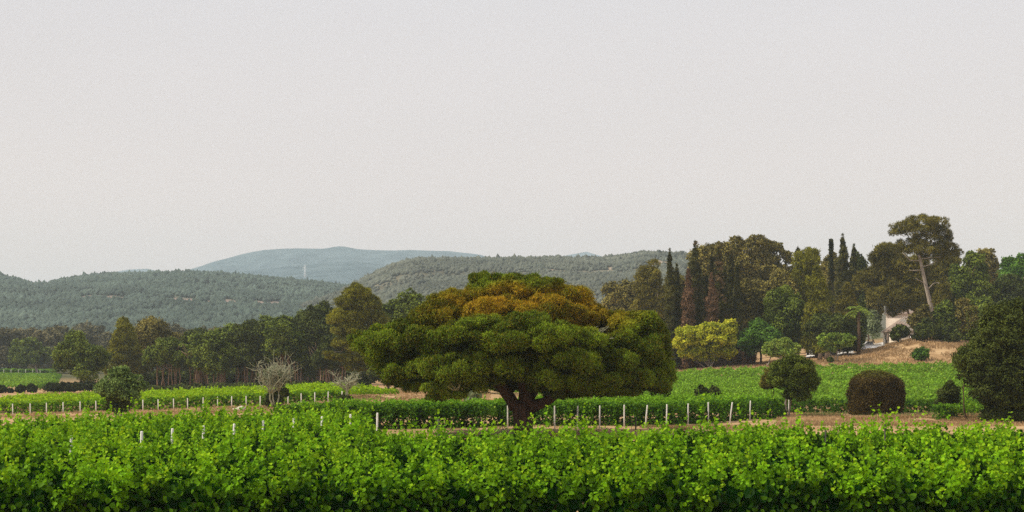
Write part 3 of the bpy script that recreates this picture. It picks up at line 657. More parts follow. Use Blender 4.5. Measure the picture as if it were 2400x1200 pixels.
# ------------------------------------------------------------------ right slope trees
tree('grey-green rounded pine lowest on the hillside right of the big pine dome', 'tree', 330, 1405, 1520, 655, 850, 'round', 'oak', cr_=2.0)
tree('layered light olive pine left of the pair of cypresses', 'tree', 300, 1478, 1580, 617, 850, 'spread', 'olivepine', 'palebark', name='pine_tree', cr_=1.6)
tree('olive pine foliage filling the gap behind the leftmost cypresses', 'tree', 330, 1520, 1640, 640, 850, 'round', 'olivepine', name='pine_tree', cr_=2)
# gum trees with clumpy tops
def gum(label, Y, lst, px, extra_limbs, mat='oak'):
    x0, z0 = gnd(px, Y); root = empty('gum_tree', (x0, Y, z0), label, 'tree'); G = Geo(); ms = mpx(lst, Y)
    crown(G, ms, Y, 1.15, .42, .85, fill=False, cover=1.1); G.build('crown', M[mat], root)
    T = Geo(); top = np.array([x0, Y, ms[0][2] - 6]); p = limb(T, (x0, Y, z0 - .3), top, .55, .35, .03, 7)
    for (x, y, z, *_r) in ms[:extra_limbs]: limb(T, p[rng.integers(3, 7)], (x, y, z), .22, .06, .08, 6, 5)
    T.build('trunk', M['palebark'], root)
gum('tallest clumpy gum tree with gaps of sky, standing above the cypresses', 310,
    [(1770, 566, 0, 26, 16, 2.2), (1752, 585, 0, 30, 16, 2.2), (1795, 575, 1, 20, 16, 2), (1725, 570, 0, 18, 14, 2), (1712, 590, 0, 24, 16, 2), (1778, 600, 0, 26, 16, 2), (1745, 615, 0, 40, 22, 3), (1795, 610, 1, 20, 14, 2), (1760, 650, 1, 50, 30, 3), (1720, 630, 0, 40, 40, 3), (1770, 700, 1, 50, 50, 3)], 1762, 8)
gum('small open gum tree with separate leafy clumps against the sky', 318,
    [(1812, 578, 0, 22, 12, 1.8), (1824, 588, 0, 14, 9, 1.5), (1800, 590, 0, 13, 10, 1.4), (1842, 598, 0, 15, 11, 1.5), (1848, 612, 0, 11, 9, 1.2), (1812, 608, 0, 18, 10, 1.6), (1822, 628, 0, 20, 12, 2), (1850, 640, 1, 22, 14, 2), (1800, 640, 1, 30, 22, 2.5)], 1815, 7)
gum('broad gum tree filling the skyline behind the tall cypresses', 312,
    [(1655, 590, 0, 26, 18, 2.4), (1635, 600, 0, 22, 18, 2.2), (1690, 585, 0, 26, 16, 2.4), (1675, 612, 0, 40, 26, 3), (1645, 630, 0, 32, 34, 3), (1700, 612, 0, 26, 24, 2.4), (1660, 680, 1, 50, 60, 3), (1710, 690, 1, 40, 60, 3)], 1675, 6)
tree('olive-brown oak with a big rounded crown, right of the dry cypresses', 'tree', 272, 1712, 1815, 655, 812, 'round', 'oak', 'palebark', name='oak_tree', cr_=1.3)
tree('upper olive-brown oak behind the rounded one below the open gum', 'tree', 290, 1770, 1880, 628, 800, 'round', 'oak', 'palebark', name='oak_tree', cr_=1.4)
tree('broad green oak with a flat top above the small round tree', 'tree', 265, 1790, 1885, 665, 805, 'round', 'mid', 'palebark', name='oak_tree', cr_=1.3)
tree('golden topped pine above the feathery golden conifer', 'tree', 290, 1838, 1950, 588, 760, 'spread', 'goldpine', name='pine_tree', cr_=1.4)
cy = [(1561, 1578, 603, 850, 266, 'cypress', 'slim dark cypress, leftmost of all with a sharp tip', 0), (1574, 1596, 640, 850, 268, 'cypress', 'shorter dark cypress touching the leftmost slim one', 0),
      (1594, 1606, 672, 850, 270, 'cypress', 'low narrow brown-green cypress left of the first dry one', .5), (1602, 1624, 650, 850, 264, 'drycypress', 'dry reddish brown cypress, left one of the two dry ones', 0),
      (1613, 1642, 592, 850, 270, 'cypress', 'tallest wide cypress behind the left dry one', .3), (1638, 1652, 660, 850, 274, 'cypress', 'narrow dark cypress between the two dry ones, left', 0), (1648, 1662, 655, 850, 275, 'cypress', 'narrow dark cypress between the two dry ones, right', 0),
      (1658, 1680, 665, 850, 264, 'drycypress', 'dry reddish brown cypress, right one of the two dry ones', 0), (1661, 1674, 610, 850, 276, 'cypress', 'slim cypress with its tip just left of the tall middle one', .1),
      (1674, 1697, 600, 850, 270, 'cypress', 'tall middle cypress rising behind the right dry one', .4), (1692, 1706, 640, 850, 272, 'cypress', 'dark cypress tucked right of the tall middle one', 0),
      (1706, 1722, 600, 850, 275, 'cypress', 'slim cypress in front of the tallest gum, left', .1), (1720, 1735, 632, 850, 273, 'cypress', 'green cypress next to the olive-brown oak', 0)]
for (a, b, t_, p_, Y, mt, lb, al) in cy:
    tree(lb, 'cypress', Y - 8, a - (b - a) * .34, b + (b - a) * .34, t_ - 4, p_, 'column', mt, 'redbark', name='cypress_tree', cr_=.75, group=cyps, leaf=.36,
         alt=(lambda P, ct, al=al: (ct > 1 - al * .9) * .8 * np.ones(len(P))) if al else None)
tree('lone cypress tip above the golden pine, seen over the skyline', 'cypress', 340, 1863, 1877, 586, 720, 'column', 'cypress', name='cypress_tree', cr_=.8)
tree('thin pointed cypress spike left of the thick dark cypress', 'cypress', 318, 1943, 1953, 566, 760, 'column', 'cypress', name='cypress_tree', cr_=.6)
tree('thick dark cypress with the highest top right of the golden pine', 'cypress', 305, 1956, 1996, 568, 780, 'column', 'cypress', name='cypress_tree', cr_=1.0)
tree('second dark cypress leaning on the thick one', 'cypress', 308, 1984, 2016, 590, 780, 'column', 'cypress', name='cypress_tree', cr_=1.0)
tree('dark round tree on the skyline behind the thick cypress', 'tree', 345, 1990, 2032, 588, 740, 'round', 'dark', cr_=1.4)
tree('pale olive tree behind the thin cypress spike', 'tree', 345, 1920, 1975, 590, 740, 'round', 'oak', cr_=1.4)
tree('feathery golden brown conifer standing above the little light green tree', 'tree', 262, 1868, 1962, 632, 818, 'cone', 'goldpine', 'darkbark', name='conifer_tree', cr_=1.2)
tree('second golden brown conifer, dark inside, next to the palm', 'tree', 268, 1938, 2032, 668, 816, 'cone', 'olivepine', 'darkbark', name='conifer_tree', cr_=1.3)
tree('dark tree in deep shade at the foot of the golden conifers', 'tree', 262, 1885, 2030, 735, 822, 'round', 'dark', cr_=1.2)
tree('tall narrow black-green tree left of the courtyard', 'tree', 276, 1996, 2028, 700, 822, 'round', 'dark', cr_=1.0)
tree('dark tall tree closing the gap behind the palm and the blue-grey bush', 'tree', 325, 1998, 2066, 640, 775, 'round', 'dark', cr_=1.6)
tree('olive tree crown low behind the wide pines, left of the farmhouse wall', 'tree', 322, 2030, 2074, 672, 742, 'round', 'oak', cr_=1.4)
tree('dark shaded tree above the small round green tree', 'tree', 270, 1835, 1915, 760, 832, 'round', 'dark', cr_=1.1)
# broad pines right
tree('wide olive brown pine spreading its branches left of the bare tall trunk', 'tree', 300, 2005, 2150, 570, 715, 'spread', 'olivepine', 'redbark', name='pine_tree', cr_=1.7, cover=1.2, base_px=2150, tw=.3)
tree('second wide olive pine hanging over the pale farmhouse wall', 'tree', 298, 2040, 2200, 600, 738, 'spread', 'olivepine', 'redbark', name='pine_tree', cr_=1.7, base_px=2178)
tree('olive pine mass behind the tall bare trunk', 'tree', 312, 2150, 2262, 585, 740, 'spread', 'olivepine', name='pine_tree', cr_=1.8)
tree('layered green umbrella tree with flat leafy tiers on the right skyline', 'tree', 300, 2215, 2345, 590, 745, 'spread', 'mid', name='tree', cr_=1.5)
tree('dark topped tree on the skyline above the layered green one', 'tree', 335, 2255, 2342, 583, 720, 'round', 'oak', cr_=1.5)
tree('dark brown-green tree between the layered tree and the bright one', 'tree', 300, 2315, 2412, 645, 760, 'round', 'dark', cr_=1.5)
tree('bright green broadleaf tree cut by the right edge of the photo', 'tree', 315, 2340, 2440, 592, 740, 'round', 'bright', cr_=1.3)
def tall_pine():
    Y0 = 285; x0, z0 = gnd(2185, Y0); root = empty('tall_pine', (x0, Y0, z0), 'tallest pine with a long bare pale leaning trunk and open crown at right', 'tree')
    G = Geo(); ms = mpx([(2160, 520, 0, 36, 16, 2.4), (2120, 530, 0, 32, 14, 2.2), (2195, 525, 0, 30, 15, 2.2), (2150, 542, 0, 50, 15, 3), (2210, 545, 0, 24, 15, 2), (2100, 545, 0, 18, 9, 1.5), (2175, 560, 0, 34, 14, 2.4), (2135, 572, 0, 34, 13, 2.4),
                         (2218, 560, .5, 18, 9, 1.5), (2208, 575, 0, 22, 12, 2), (2165, 585, 0, 46, 14, 3), (2230, 578, 1, 16, 9, 1.3), (2110, 585, 1, 28, 12, 2), (2190, 600, 1, 36, 16, 2.6), (2240, 592, 1, 16, 10, 1.3)], Y0)
    crown(G, ms, Y0, .85, .34, .52, True, fill=False, cover=.85); G.build('crown', M['olivepine'], root)
    T = Geo()
    def pt(px, py, d=0): return np.array((px2x(px, Y0 + d), Y0 + d, py2z(py, Y0 + d)))
    x_, zz = gnd(2185, Y0)
    p = [np.array((x0, Y0, z0 - .3)), pt(2182, 720), pt(2175, 690), pt(2167, 655), pt(2160, 625), pt(2155, 600), pt(2152, 590)]
    T.tube(p, [.46, .44, .38, .34, .30, .26, .22], 9, .04)
    limb(T, p[-1], pt(2168, 568), .24, .14, .04, 4); limb(T, pt(2168, 568), pt(2185, 530), .14, .06, .06); limb(T, p[-1], pt(2142, 570), .2, .1, .06); limb(T, pt(2142, 570), pt(2120, 535), .1, .05, .06); limb(T, pt(2155, 590), pt(2160, 530), .12, .05, .05)
    limb(T, pt(2168, 568), pt(2225, 565), .1, .04, .06)
    T.build('trunk', M['palebark'], root)
    B = Geo()
    for a, b, c_ in (((2155, 611), (2133, 610), (2115, 592)), ((2157, 607), (2180, 604), (2205, 602)), ((2162, 625), (2180, 620), (2195, 612)), ((2164, 662), (2150, 655), (2146, 652)), ((2176, 677), (2188, 664), (2199, 662)), ((2199, 662), (2201, 670), (2202, 680)), ((2158, 633), (2140, 634), (2130, 633))):
        B = Geo(); B.tube([pt(*a, -.3), pt(*b, -.9), pt(*c_, -1.2)], [.13, .09, .05], 5, .05); B.build('bare_branch', M['palebark'], root)
tall_pine()
# lower shrubs of the right slope
tree('golden grey bush-topped tree left of the leaning bare trunk foot', 'tree', 280, 2188, 2228, 662, 730, 'round', 'olivepine', cr_=1.0)
sh = [(2130, 2190, 712, 770, 'oak', 'grey olive shrub right behind the tiled roof'), (2180, 2250, 700, 780, 'mid', 'tall olive green shrub, highest of the slope thicket'), (2225, 2300, 695, 790, 'oak', 'broad grey-olive shrub right of the tallest thicket one'),
      (2140, 2200, 745, 815, 'dark', 'dark round shrub above the bare slope, left of the thicket'), (2188, 2250, 760, 818, 'dark', 'dark low shrub above the clipped ball on the slope'), (2235, 2290, 745, 815, 'mid', 'green shrub at the right end of the bare slope'), (2270, 2350, 690, 790, 'mid', 'leafy shrub behind the big near shrub')]
for (a, b, t_, p_, mt, lb) in sh: bush(lb, 262 if mt == 'dark' else 272, a, b, t_, p_ + 6, mt, cr_=1.1, name='shrub', cat='shrub')
tree('small dark tree with a thin pale trunk at the corner of the tiled house', 'tree', 264, 2086, 2130, 760, 802, 'round', 'dark', 'palebark', cr_=.7, base_px=2115, tw=.12)
bush('blue-grey willow-like bush left of the tiled house', 300, 2024, 2068, 722, 792, 'silver', cr_=1.1, name='shrub', cat='shrub')
# yellow-green tree etc
def many_stem(label, Y, pl, pr, lst, mat, stems, base, cr_=.7, leaf=None, name='tree', tw=.1, bark='palebark'):
    x0, z0 = gnd(base, Y); root = empty(name, (x0, Y, z0), label, 'tree'); G = Geo(); ms = mpx(lst, Y)
    crown(G, ms, Y, cr_, leaf, 1.0, cover=1.15); G.build('crown', M[mat], root); T = Geo()
    for k in range(stems):
        m_ = ms[k % len(ms)]; limb(T, (x0 + rng.uniform(-.5, .5), Y, z0 - .1), (m_[0], m_[1], m_[2]), tw, tw * .35, .06, 7, 6)
    T.build('trunk', M[bark], root)
many_stem('wide yellow-green tree with many thin stems, brightest on the slope', 252, 0, 0, [(1625, 785, 0, 46, 22, 3.4), (1608, 805, 0, 32, 20, 2.6), (1665, 772, 0, 30, 16, 2.6), (1700, 775, 0, 26, 18, 2.4), (1655, 800, 0, 46, 22, 3.4), (1695, 798, 0, 30, 18, 2.6), (1650, 820, 0, 36, 12, 2.4), (1712, 760, 0, 12, 12, 1.4), (1615, 828, .3, 28, 12, 2), (1690, 825, .3, 34, 14, 2.2), (1650, 838, .6, 30, 9, 2)], 'yellow', 9, 1664, .8, tw=.09)
tree('dark green dense tree touching the yellow-green one on its right', 'tree', 256, 1728, 1838, 748, 848, 'round', 'bright', cr_=1.1, name='tree', seed=3) 
many_stem('small round-topped grey-green tree left of the parked white car', 246, 0, 0, [(1812, 812, 0, 24, 14, 2), (1832, 806, 0, 24, 13, 2), (1855, 815, 0, 20, 12, 1.8), (1832, 824, 0, 40, 14, 2.4)], 'fresh', 3, 1800, .6)
many_stem('small light green tree with spreading thin stems in front of the white car', 247, 0, 0, [(1932, 795, 0, 15, 12, 1.4), (1955, 790, 0, 16, 11, 1.4), (1982, 795, 0, 19, 12, 1.6), (1965, 805, 0, 24, 12, 1.8), (1930, 808, 0, 14, 9, 1.3), (1985, 806, 0, 15, 10, 1.3), (1945, 818, 0, 14, 8, 1.2)], 'fresh', 5, 1960, .45)
bush('tiny dark round bush on the dry slope under the light green tree', 244, 1941, 1952, 838, 848, 'mid', 'clip', 'small_bush', cr_=.3)
bush('green clipped ball bush alone on the bare slope', 240, 2136, 2178, 815, 850, 'bright', 'clip', 'ball_bush', cr_=.5)
# red-brown dead skirt of the cypress line
rs = Geo()
for k in range(26):
    px = rng.uniform(1580, 1760); Y = rng.uniform(258, 262); x, z = gnd(px, Y); crown(rs, [(x, Y, z + .8, rng.uniform(.8, 1.4), .8, rng.uniform(1.2, 2.4))], Y, .8, .36, .8, True, fill=True)
o = rs.build('brush', M['drycypress']); tag(o, 'red-brown dead brush at the foot of the cypress line', 'brush', None, 'stuff')
# palm
def palm():
    Y0 = 258; px, py = 2012, 728; x0, z0 = gnd(px, Y0); root = empty('palm_tree', (x0, Y0, z0), 'palm with long arching green fronds between the conifer and the courtyard', 'palm')
    T = Geo(); zt = py2z(py, Y0); T.tube([(x0, Y0, z0 - .2), (x0 + .1, Y0, (z0 + zt) / 2), (x0, Y0, zt)], [.35, .28, .25], 9, .08); T.build('trunk', M['darkbark'], root)
    for k in range(13):
        a = k / 13 * 6.28 + .2; L = rng.uniform(2.6, 3.4); el = rng.uniform(.2, 1.2); t = np.linspace(0, 1, 12)
        h = np.array([math.cos(a), math.sin(a), 0]); p = np.array([x0, Y0, zt]) + h * (L * t * math.cos(el * .7))[:, None] + np.array([0, 0, 1]) * (L * t * math.sin(el) - 2.2 * t ** 2 * 1.1)[:, None]
        G = Geo(); G.tube(p, .03, 4); n = 44; ti = rng.uniform(.12, 1, n); pp = np.stack([np.interp(ti, t, p[:, q]) for q in range(3)], 1)
        sd = np.where(np.arange(n) % 2 == 0, 1, -1)[:, None]; side = np.cross(h, [0, 0, 1]) * sd
        G.leaves(pp + side * .3 - [0, 0, .12], side + h * .5 - np.array([0, 0, .5]), np.array([0, 0, 1.]) + rng.normal(0, .2, (n, 3)), .8, .10, rng.random(n)); G.build('frond', M['fresh'], root)
palm()

# ------------------------------------------------------------------ near plants on the right
def olive():
    Y0 = 121; x0, z0 = gnd(1846, Y0); root = empty('olive_tree', (x0, Y0, z0), 'round olive tree on twin pale trunks at the end of the post line', 'tree')
    G = Geo(); crown(G, mpx([(1868, 862, 0, 40, 28, 1.6), (1838, 870, 0, 34, 28, 1.4), (1890, 885, 0, 28, 30, 1.3), (1862, 894, 0, 42, 22, 1.5), (1884, 908, 0, 26, 20, 1.1), (1868, 925, 0, 36, 18, 1.4), (1896, 890, 0, 20, 24, 1), (1855, 848, 0, 24, 16, 1), (1820, 890, 0, 22, 22, 1)], Y0), Y0, .45, .13, 1.0)
    G.build('crown', M['mid'], root); T = Geo()
    def pt(px, py, d=0): return (px2x(px, Y0 + d), Y0 + d, py2z(py, Y0 + d))
    limb(T, (x0 - .1, Y0, z0 - .1), pt(1852, 900), .13, .07, .05); limb(T, (x0 + .15, Y0, z0 - .1), pt(1878, 900), .10, .05, .06); limb(T, pt(1850, 920), pt(1830, 870), .05, .03, .06)
    T.build('trunk', M['palebark'], root)
olive()
tree('thin brownish small tree leaning on the left side of the olive tree', 'tree', 124, 1783, 1832, 858, 918, 'round', 'olivepine', 'darkbark', cr_=.4, dens=.6, leaf=.15, base_px=1822, tw=.05)
bush('low dark bush at the foot of the thin brownish tree', 120, 1812, 1842, 935, 976, 'dark', cr_=.35)
bush('left one of two dark bushes among the vines', 136, 1628, 1660, 902, 932, 'dark', cr_=.4)
bush('right one of two dark bushes among the vines', 136, 1656, 1691, 905, 934, 'dark', cr_=.4)
def block_hedge():
    Y0 = 127; x0, z0 = gnd(2053, Y0); root = empty('clipped_bush', (x0, Y0, z0), 'big russet brown barrel-shaped clipped bush on the dry path', 'bush')
    G = Geo(); W = 60 * Y0 / F; zt = py2z(874, Y0); H = zt - z0; n = 46000
    th = rng.uniform(0, 6.283, n); u = rng.random(n); cap = rng.random(n) < .35
    wob = 1 + .05 * np.sin(th * 3 + 1) + .03 * np.sin(th * 7)
    rr = np.where(cap, np.sqrt(rng.random(n)), 1) ; zz = np.where(cap, 1 - .26 * rr ** 2.6, u * .76)
    wd = np.where(cap, 1, .90 + .12 * np.sin(np.clip(u, 0, 1) * 2.6)) * wob
    P = np.stack([x0 + np.cos(th) * rr * W * wd, Y0 + np.sin(th) * rr * W * wd * .9, z0 + H * zz], 1)
    nrm = np.stack([np.cos(th) * rr, np.sin(th) * rr, np.where(cap, 1.2, .15)], 1)
    lump = fbm(th * 3, P[:, 2] * 1.6, 3)[:, None]; P += norm(nrm) * (lump - .5) * .6 + rng.normal(0, .09, (n, 3)) * np.where(rng.random(n) < .06, 2.6, 1)[:, None]
    al = np.clip((P[:, 2] - z0) / H * 4 - 3.4, 0, 1) * .8 * (rng.random(n) < .7)
    G.leaves(P, rng.normal(size=(n, 3)), nrm + rng.normal(0, .6, (n, 3)), .13, .085, rng.random(n), al)
    m = 3000; th = rng.uniform(0, 6.28, m); r_ = rng.uniform(.4, .85, m)
    G.leaves(np.stack([x0 + np.cos(th) * r_ * W, Y0 + np.sin(th) * r_ * W * .9, z0 + H * rng.uniform(0, .85, m)], 1), rng.normal(size=(m, 3)), rng.normal(size=(m, 3)), .5, .4, rng.random(m) * .3, np.zeros(m))
    G.build('foliage', M['russet'], root)
    S = Geo()
    for k in range(5): limb(S, (x0 + rng.uniform(-.8, .8), Y0 + rng.uniform(-.6, .6), z0 - .1), (x0 + rng.uniform(-1.3, 1.3), Y0, z0 + H * .6), .06, .03)
    S.build('stem', M['darkbark'], root)
block_hedge()
bush('loose dark brown-green bush right of the russet barrel bush', 116, 2190, 2256, 892, 966, 'dark', cr_=.4, leaf=.13)
def near_shrub():
    Y0 = 108; x0, z0 = gnd(2345, Y0); root = empty('large_shrub', (x0, Y0, z0), 'very large dark leafy shrub filling the right edge above the vines', 'shrub')
    G = Geo(); crown(G, mpx([(2370, 760, 1, 62, 50, 2.2), (2330, 800, .5, 62, 50, 2.4), (2390, 830, 0, 70, 60, 2.6), (2300, 845, 0, 50, 40, 1.8), (2350, 880, -.5, 70, 50, 2.4), (2290, 880, 0, 45, 34, 1.6), (2265, 838, 0, 26, 26, 1.1), (2330, 920, -.8, 55, 34, 1.8), (2400, 910, -.5, 60, 50, 2.4), (2430, 770, 1, 60, 70, 2.6), (2335, 745, .8, 34, 30, 1.4), (2385, 725, 1, 30, 26, 1.3), (2335, 930, 0, 44, 28, 1.6), (2370, 945, 0, 56, 30, 2), (2420, 945, 0, 50, 34, 2), (2345, 975, 0, 50, 22, 1.8), (2390, 978, 0, 60, 22, 1.8)], Y0), Y0, .5, .15, .85, ragged=1.0)
    n = 60
    for k in range(n):
        px = rng.uniform(2250, 2440); py = rng.uniform(720, 860); b = np.array((px2x(px, Y0 - 1.6), Y0 - 1.6 + rng.uniform(-.4, .6), py2z(py, Y0))); m = 16; t = np.linspace(0, 1, m)
        d = np.array([rng.normal(0, .25), -.3, 1]); P = b + d * (t * rng.uniform(.5, 1.0))[:, None] + rng.normal(0, .05, (m, 3))
        G.leaves(P, rng.normal(size=(m, 3)) + [0, 0, .5], rng.normal(size=(m, 3)), .13, .06, np.full(m, .9), np.zeros(m))
    G.build('crown', M['dark'], root); T = Geo()
    for px in (2396, 2340, 2370): limb(T, (px2x(px, Y0), Y0, z0 - .1), (px2x(px - 10, Y0), Y0, py2z(830, Y0)), .14, .06, .04)
    T.build('trunk', M['darkbark'], root)
near_shrub()
bush('bright topped clipped bush tucked in front of the very large shrub', 112, 2240, 2296, 812, 880, 'mid', 'clip', 'clipped_bush', cr_=.5, depth=1.2)
#SPLIT2
# ------------------------------------------------------------------ vineyard
ONES = ['', 'first', 'second', 'third', 'fourth', 'fifth', 'sixth', 'seventh', 'eighth', 'ninth', 'tenth', 'eleventh', 'twelfth', 'thirteenth', 'fourteenth', 'fifteenth', 'sixteenth', 'seventeenth', 'eighteenth', 'nineteenth']
def nth(k):
    if k < 20: return ONES[k]
    t_ = {2: 'twenty', 3: 'thirty', 4: 'forty', 5: 'fifty'}; te = {2: 'twentieth', 3: 'thirtieth', 4: 'fortieth', 5: 'fiftieth'}
    return te[k // 10] if k % 10 == 0 else t_[k // 10] + '-' + ONES[k % 10]

def near_row(k, Y, pxa, pxb, first=False):
    """a foreground row: many leafy shoots rising from the cordon and arching over"""
    xa, xb = px2x(pxa, Y), px2x(pxb, Y); L = xb - xa
    root = empty('vine_row', ((xa + xb) / 2, Y, float(gz((xa + xb) / 2, Y))), (f'short grapevine row at right, {k}' if isinstance(k, str) else f'leafy grapevine row of the near block, {nth(k)} from the bottom of the photo'), 'vine row', 'rows of the near vine block')
    G = Geo(); per = 13.5 if first else 10
    n = int(L * per); K = 24 if first else 19
    if Y > 62: n = int(L * 10); K = 15
    np_ = len(np.arange(xa, xb, 1.15))
    pc_ = np.arange(xa, xb, 1.15) + rng.normal(0, .15, np_); pv = rng.uniform(.35, 1.0, np_); pi = rng.integers(0, np_, n)
    # canes bunch into leafy heads about half a metre apart
    nh = int(L / .62); hx = xa + (np.arange(nh) + rng.uniform(.05, .95, nh)) * .62; hy = rng.normal(0, .17, nh); hv = np.clip(rng.normal(.55, .36, nh), .0, 1.25) * (.75 + .5 * fbm(hx / 1.6, np.full(nh, Y * 3.1), 24, 2)); hi = rng.integers(0, nh, n)
    x = hx[hi] + rng.normal(0, .10, n); yy = np.full(n, float(Y))
    low = fbm(x / 5.5, np.full(n, Y * 1.3), 22, 2)
    Ln = rng.uniform(.45, 1.0, n) * (.60 + .60 * low) * (.35 + 1.15 * hv[hi]) + .10
    wild = rng.random(n) < .09; Ln = np.where(wild, Ln * 1.15 + .38, Ln)
    d = norm(np.stack([rng.normal(0, .24, n), rng.normal(0, .28, n) + hy[hi] * 1.2, np.ones(n) * np.where(wild, 1.5, 1.0)], 1))
    b = np.stack([x, yy + hy[hi] + rng.normal(0, .06, n), gz(x, yy) + rng.uniform(.60, .95, n)], 1)
    t = np.linspace(.05, 1.0, K)[None, :] + rng.normal(0, .02, (n, K))
    P = b[:, None] + d[:, None] * (Ln[:, None] * t)[..., None]
    hz = np.linalg.norm(d[:, :2], axis=1)[:, None]
    P[..., 2] -= (.5 * t ** 2 * hz * Ln[:, None])
    P[..., 1] += (t ** 2 * np.sign(d[:, 1:2]) * .10)
    thick = (.095 - .06 * np.clip(t, 0, 1) ** 2)[..., None]
    off = rng.normal(0, 1, (n, K, 3)) * thick; P = P + off
    N = n * K; P = P.reshape(-1, 3); off = off.reshape(-1, 3); tt = np.clip(t, 0, 1).reshape(-1)
    size = ((.066 if first else .068) + .0010 * Y) * (1.25 - .55 * tt) * rng.uniform(.65, 1.2, N)
    nr = norm(off) * .8 + np.stack([rng.normal(0, .28, N), rng.normal(0, .28, N) - .12, .75 + rng.normal(0, .25, N)], 1)
    ax = np.stack([rng.normal(0, .7, N) , rng.normal(0, .7, N), -.6 + rng.normal(0, .3, N)], 1)
    cane = np.repeat(np.clip(.35 * rng.random(n) + .75 * hv[hi] - .05, 0, 1), K)
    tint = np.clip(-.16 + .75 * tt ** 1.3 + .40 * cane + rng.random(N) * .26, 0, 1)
    al = np.clip(tt - .75, 0, 1) * 2.0 * (cane > .55)  # young tips turn yellow-green; lit contrast of the tops is put into colour
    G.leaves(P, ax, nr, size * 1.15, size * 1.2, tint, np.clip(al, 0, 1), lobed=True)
    # lower leaves of the row's face, tinted darker so it looks shaded
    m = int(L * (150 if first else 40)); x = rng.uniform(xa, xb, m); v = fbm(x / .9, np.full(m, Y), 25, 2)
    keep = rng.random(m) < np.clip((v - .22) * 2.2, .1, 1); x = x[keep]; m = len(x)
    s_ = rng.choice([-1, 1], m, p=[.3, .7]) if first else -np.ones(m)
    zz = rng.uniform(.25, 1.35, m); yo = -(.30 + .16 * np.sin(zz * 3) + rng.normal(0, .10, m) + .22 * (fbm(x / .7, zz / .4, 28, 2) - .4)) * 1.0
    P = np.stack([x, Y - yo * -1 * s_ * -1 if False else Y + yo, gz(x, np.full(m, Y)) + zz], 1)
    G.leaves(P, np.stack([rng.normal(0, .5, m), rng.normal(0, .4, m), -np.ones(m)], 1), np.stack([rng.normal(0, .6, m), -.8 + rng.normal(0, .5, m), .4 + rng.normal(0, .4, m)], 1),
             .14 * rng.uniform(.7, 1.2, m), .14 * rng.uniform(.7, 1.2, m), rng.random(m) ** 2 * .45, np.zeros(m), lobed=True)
    # inner leaves at the darkest tint: shade painted into the row's core
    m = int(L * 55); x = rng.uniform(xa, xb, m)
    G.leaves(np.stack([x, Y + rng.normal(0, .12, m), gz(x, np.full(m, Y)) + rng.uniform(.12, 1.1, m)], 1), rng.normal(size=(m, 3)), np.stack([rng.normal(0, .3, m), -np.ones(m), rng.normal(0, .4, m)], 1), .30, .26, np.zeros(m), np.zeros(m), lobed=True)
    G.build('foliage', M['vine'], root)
    S = Geo(); c = np.arange(xa + .5, xb, 1.3)
    for x in c:
        z = float(gz(x, Y)); S.tube([(x, Y, z - .08), (x + rng.normal(0, .05), Y + rng.normal(0, .04), z + .45), (x + rng.normal(0, .07), Y, z + .85)], [.035, .03, .035], 5, .1)
    o = S.build('vine_stems', M['darkbark'], root); tag(o, None, None, None, 'stuff')
    return root
k = 0
for k in range(22):
    Y = 33.0 + 2.4 * k
    if Y < 58: a, b = -120, 2520
    elif Y < 63:
        a, b = -110, 930 - (Y - 55) * 6
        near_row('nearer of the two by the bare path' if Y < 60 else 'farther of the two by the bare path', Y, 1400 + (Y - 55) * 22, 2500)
    elif Y < 72: a, b = -100, 900 + (66 - Y) * 12
    else: a, b = -60 + (Y - 72) * 38, 885
    if Y > 84: break
    near_row(k + 1, Y, a, b, first=(k == 0))

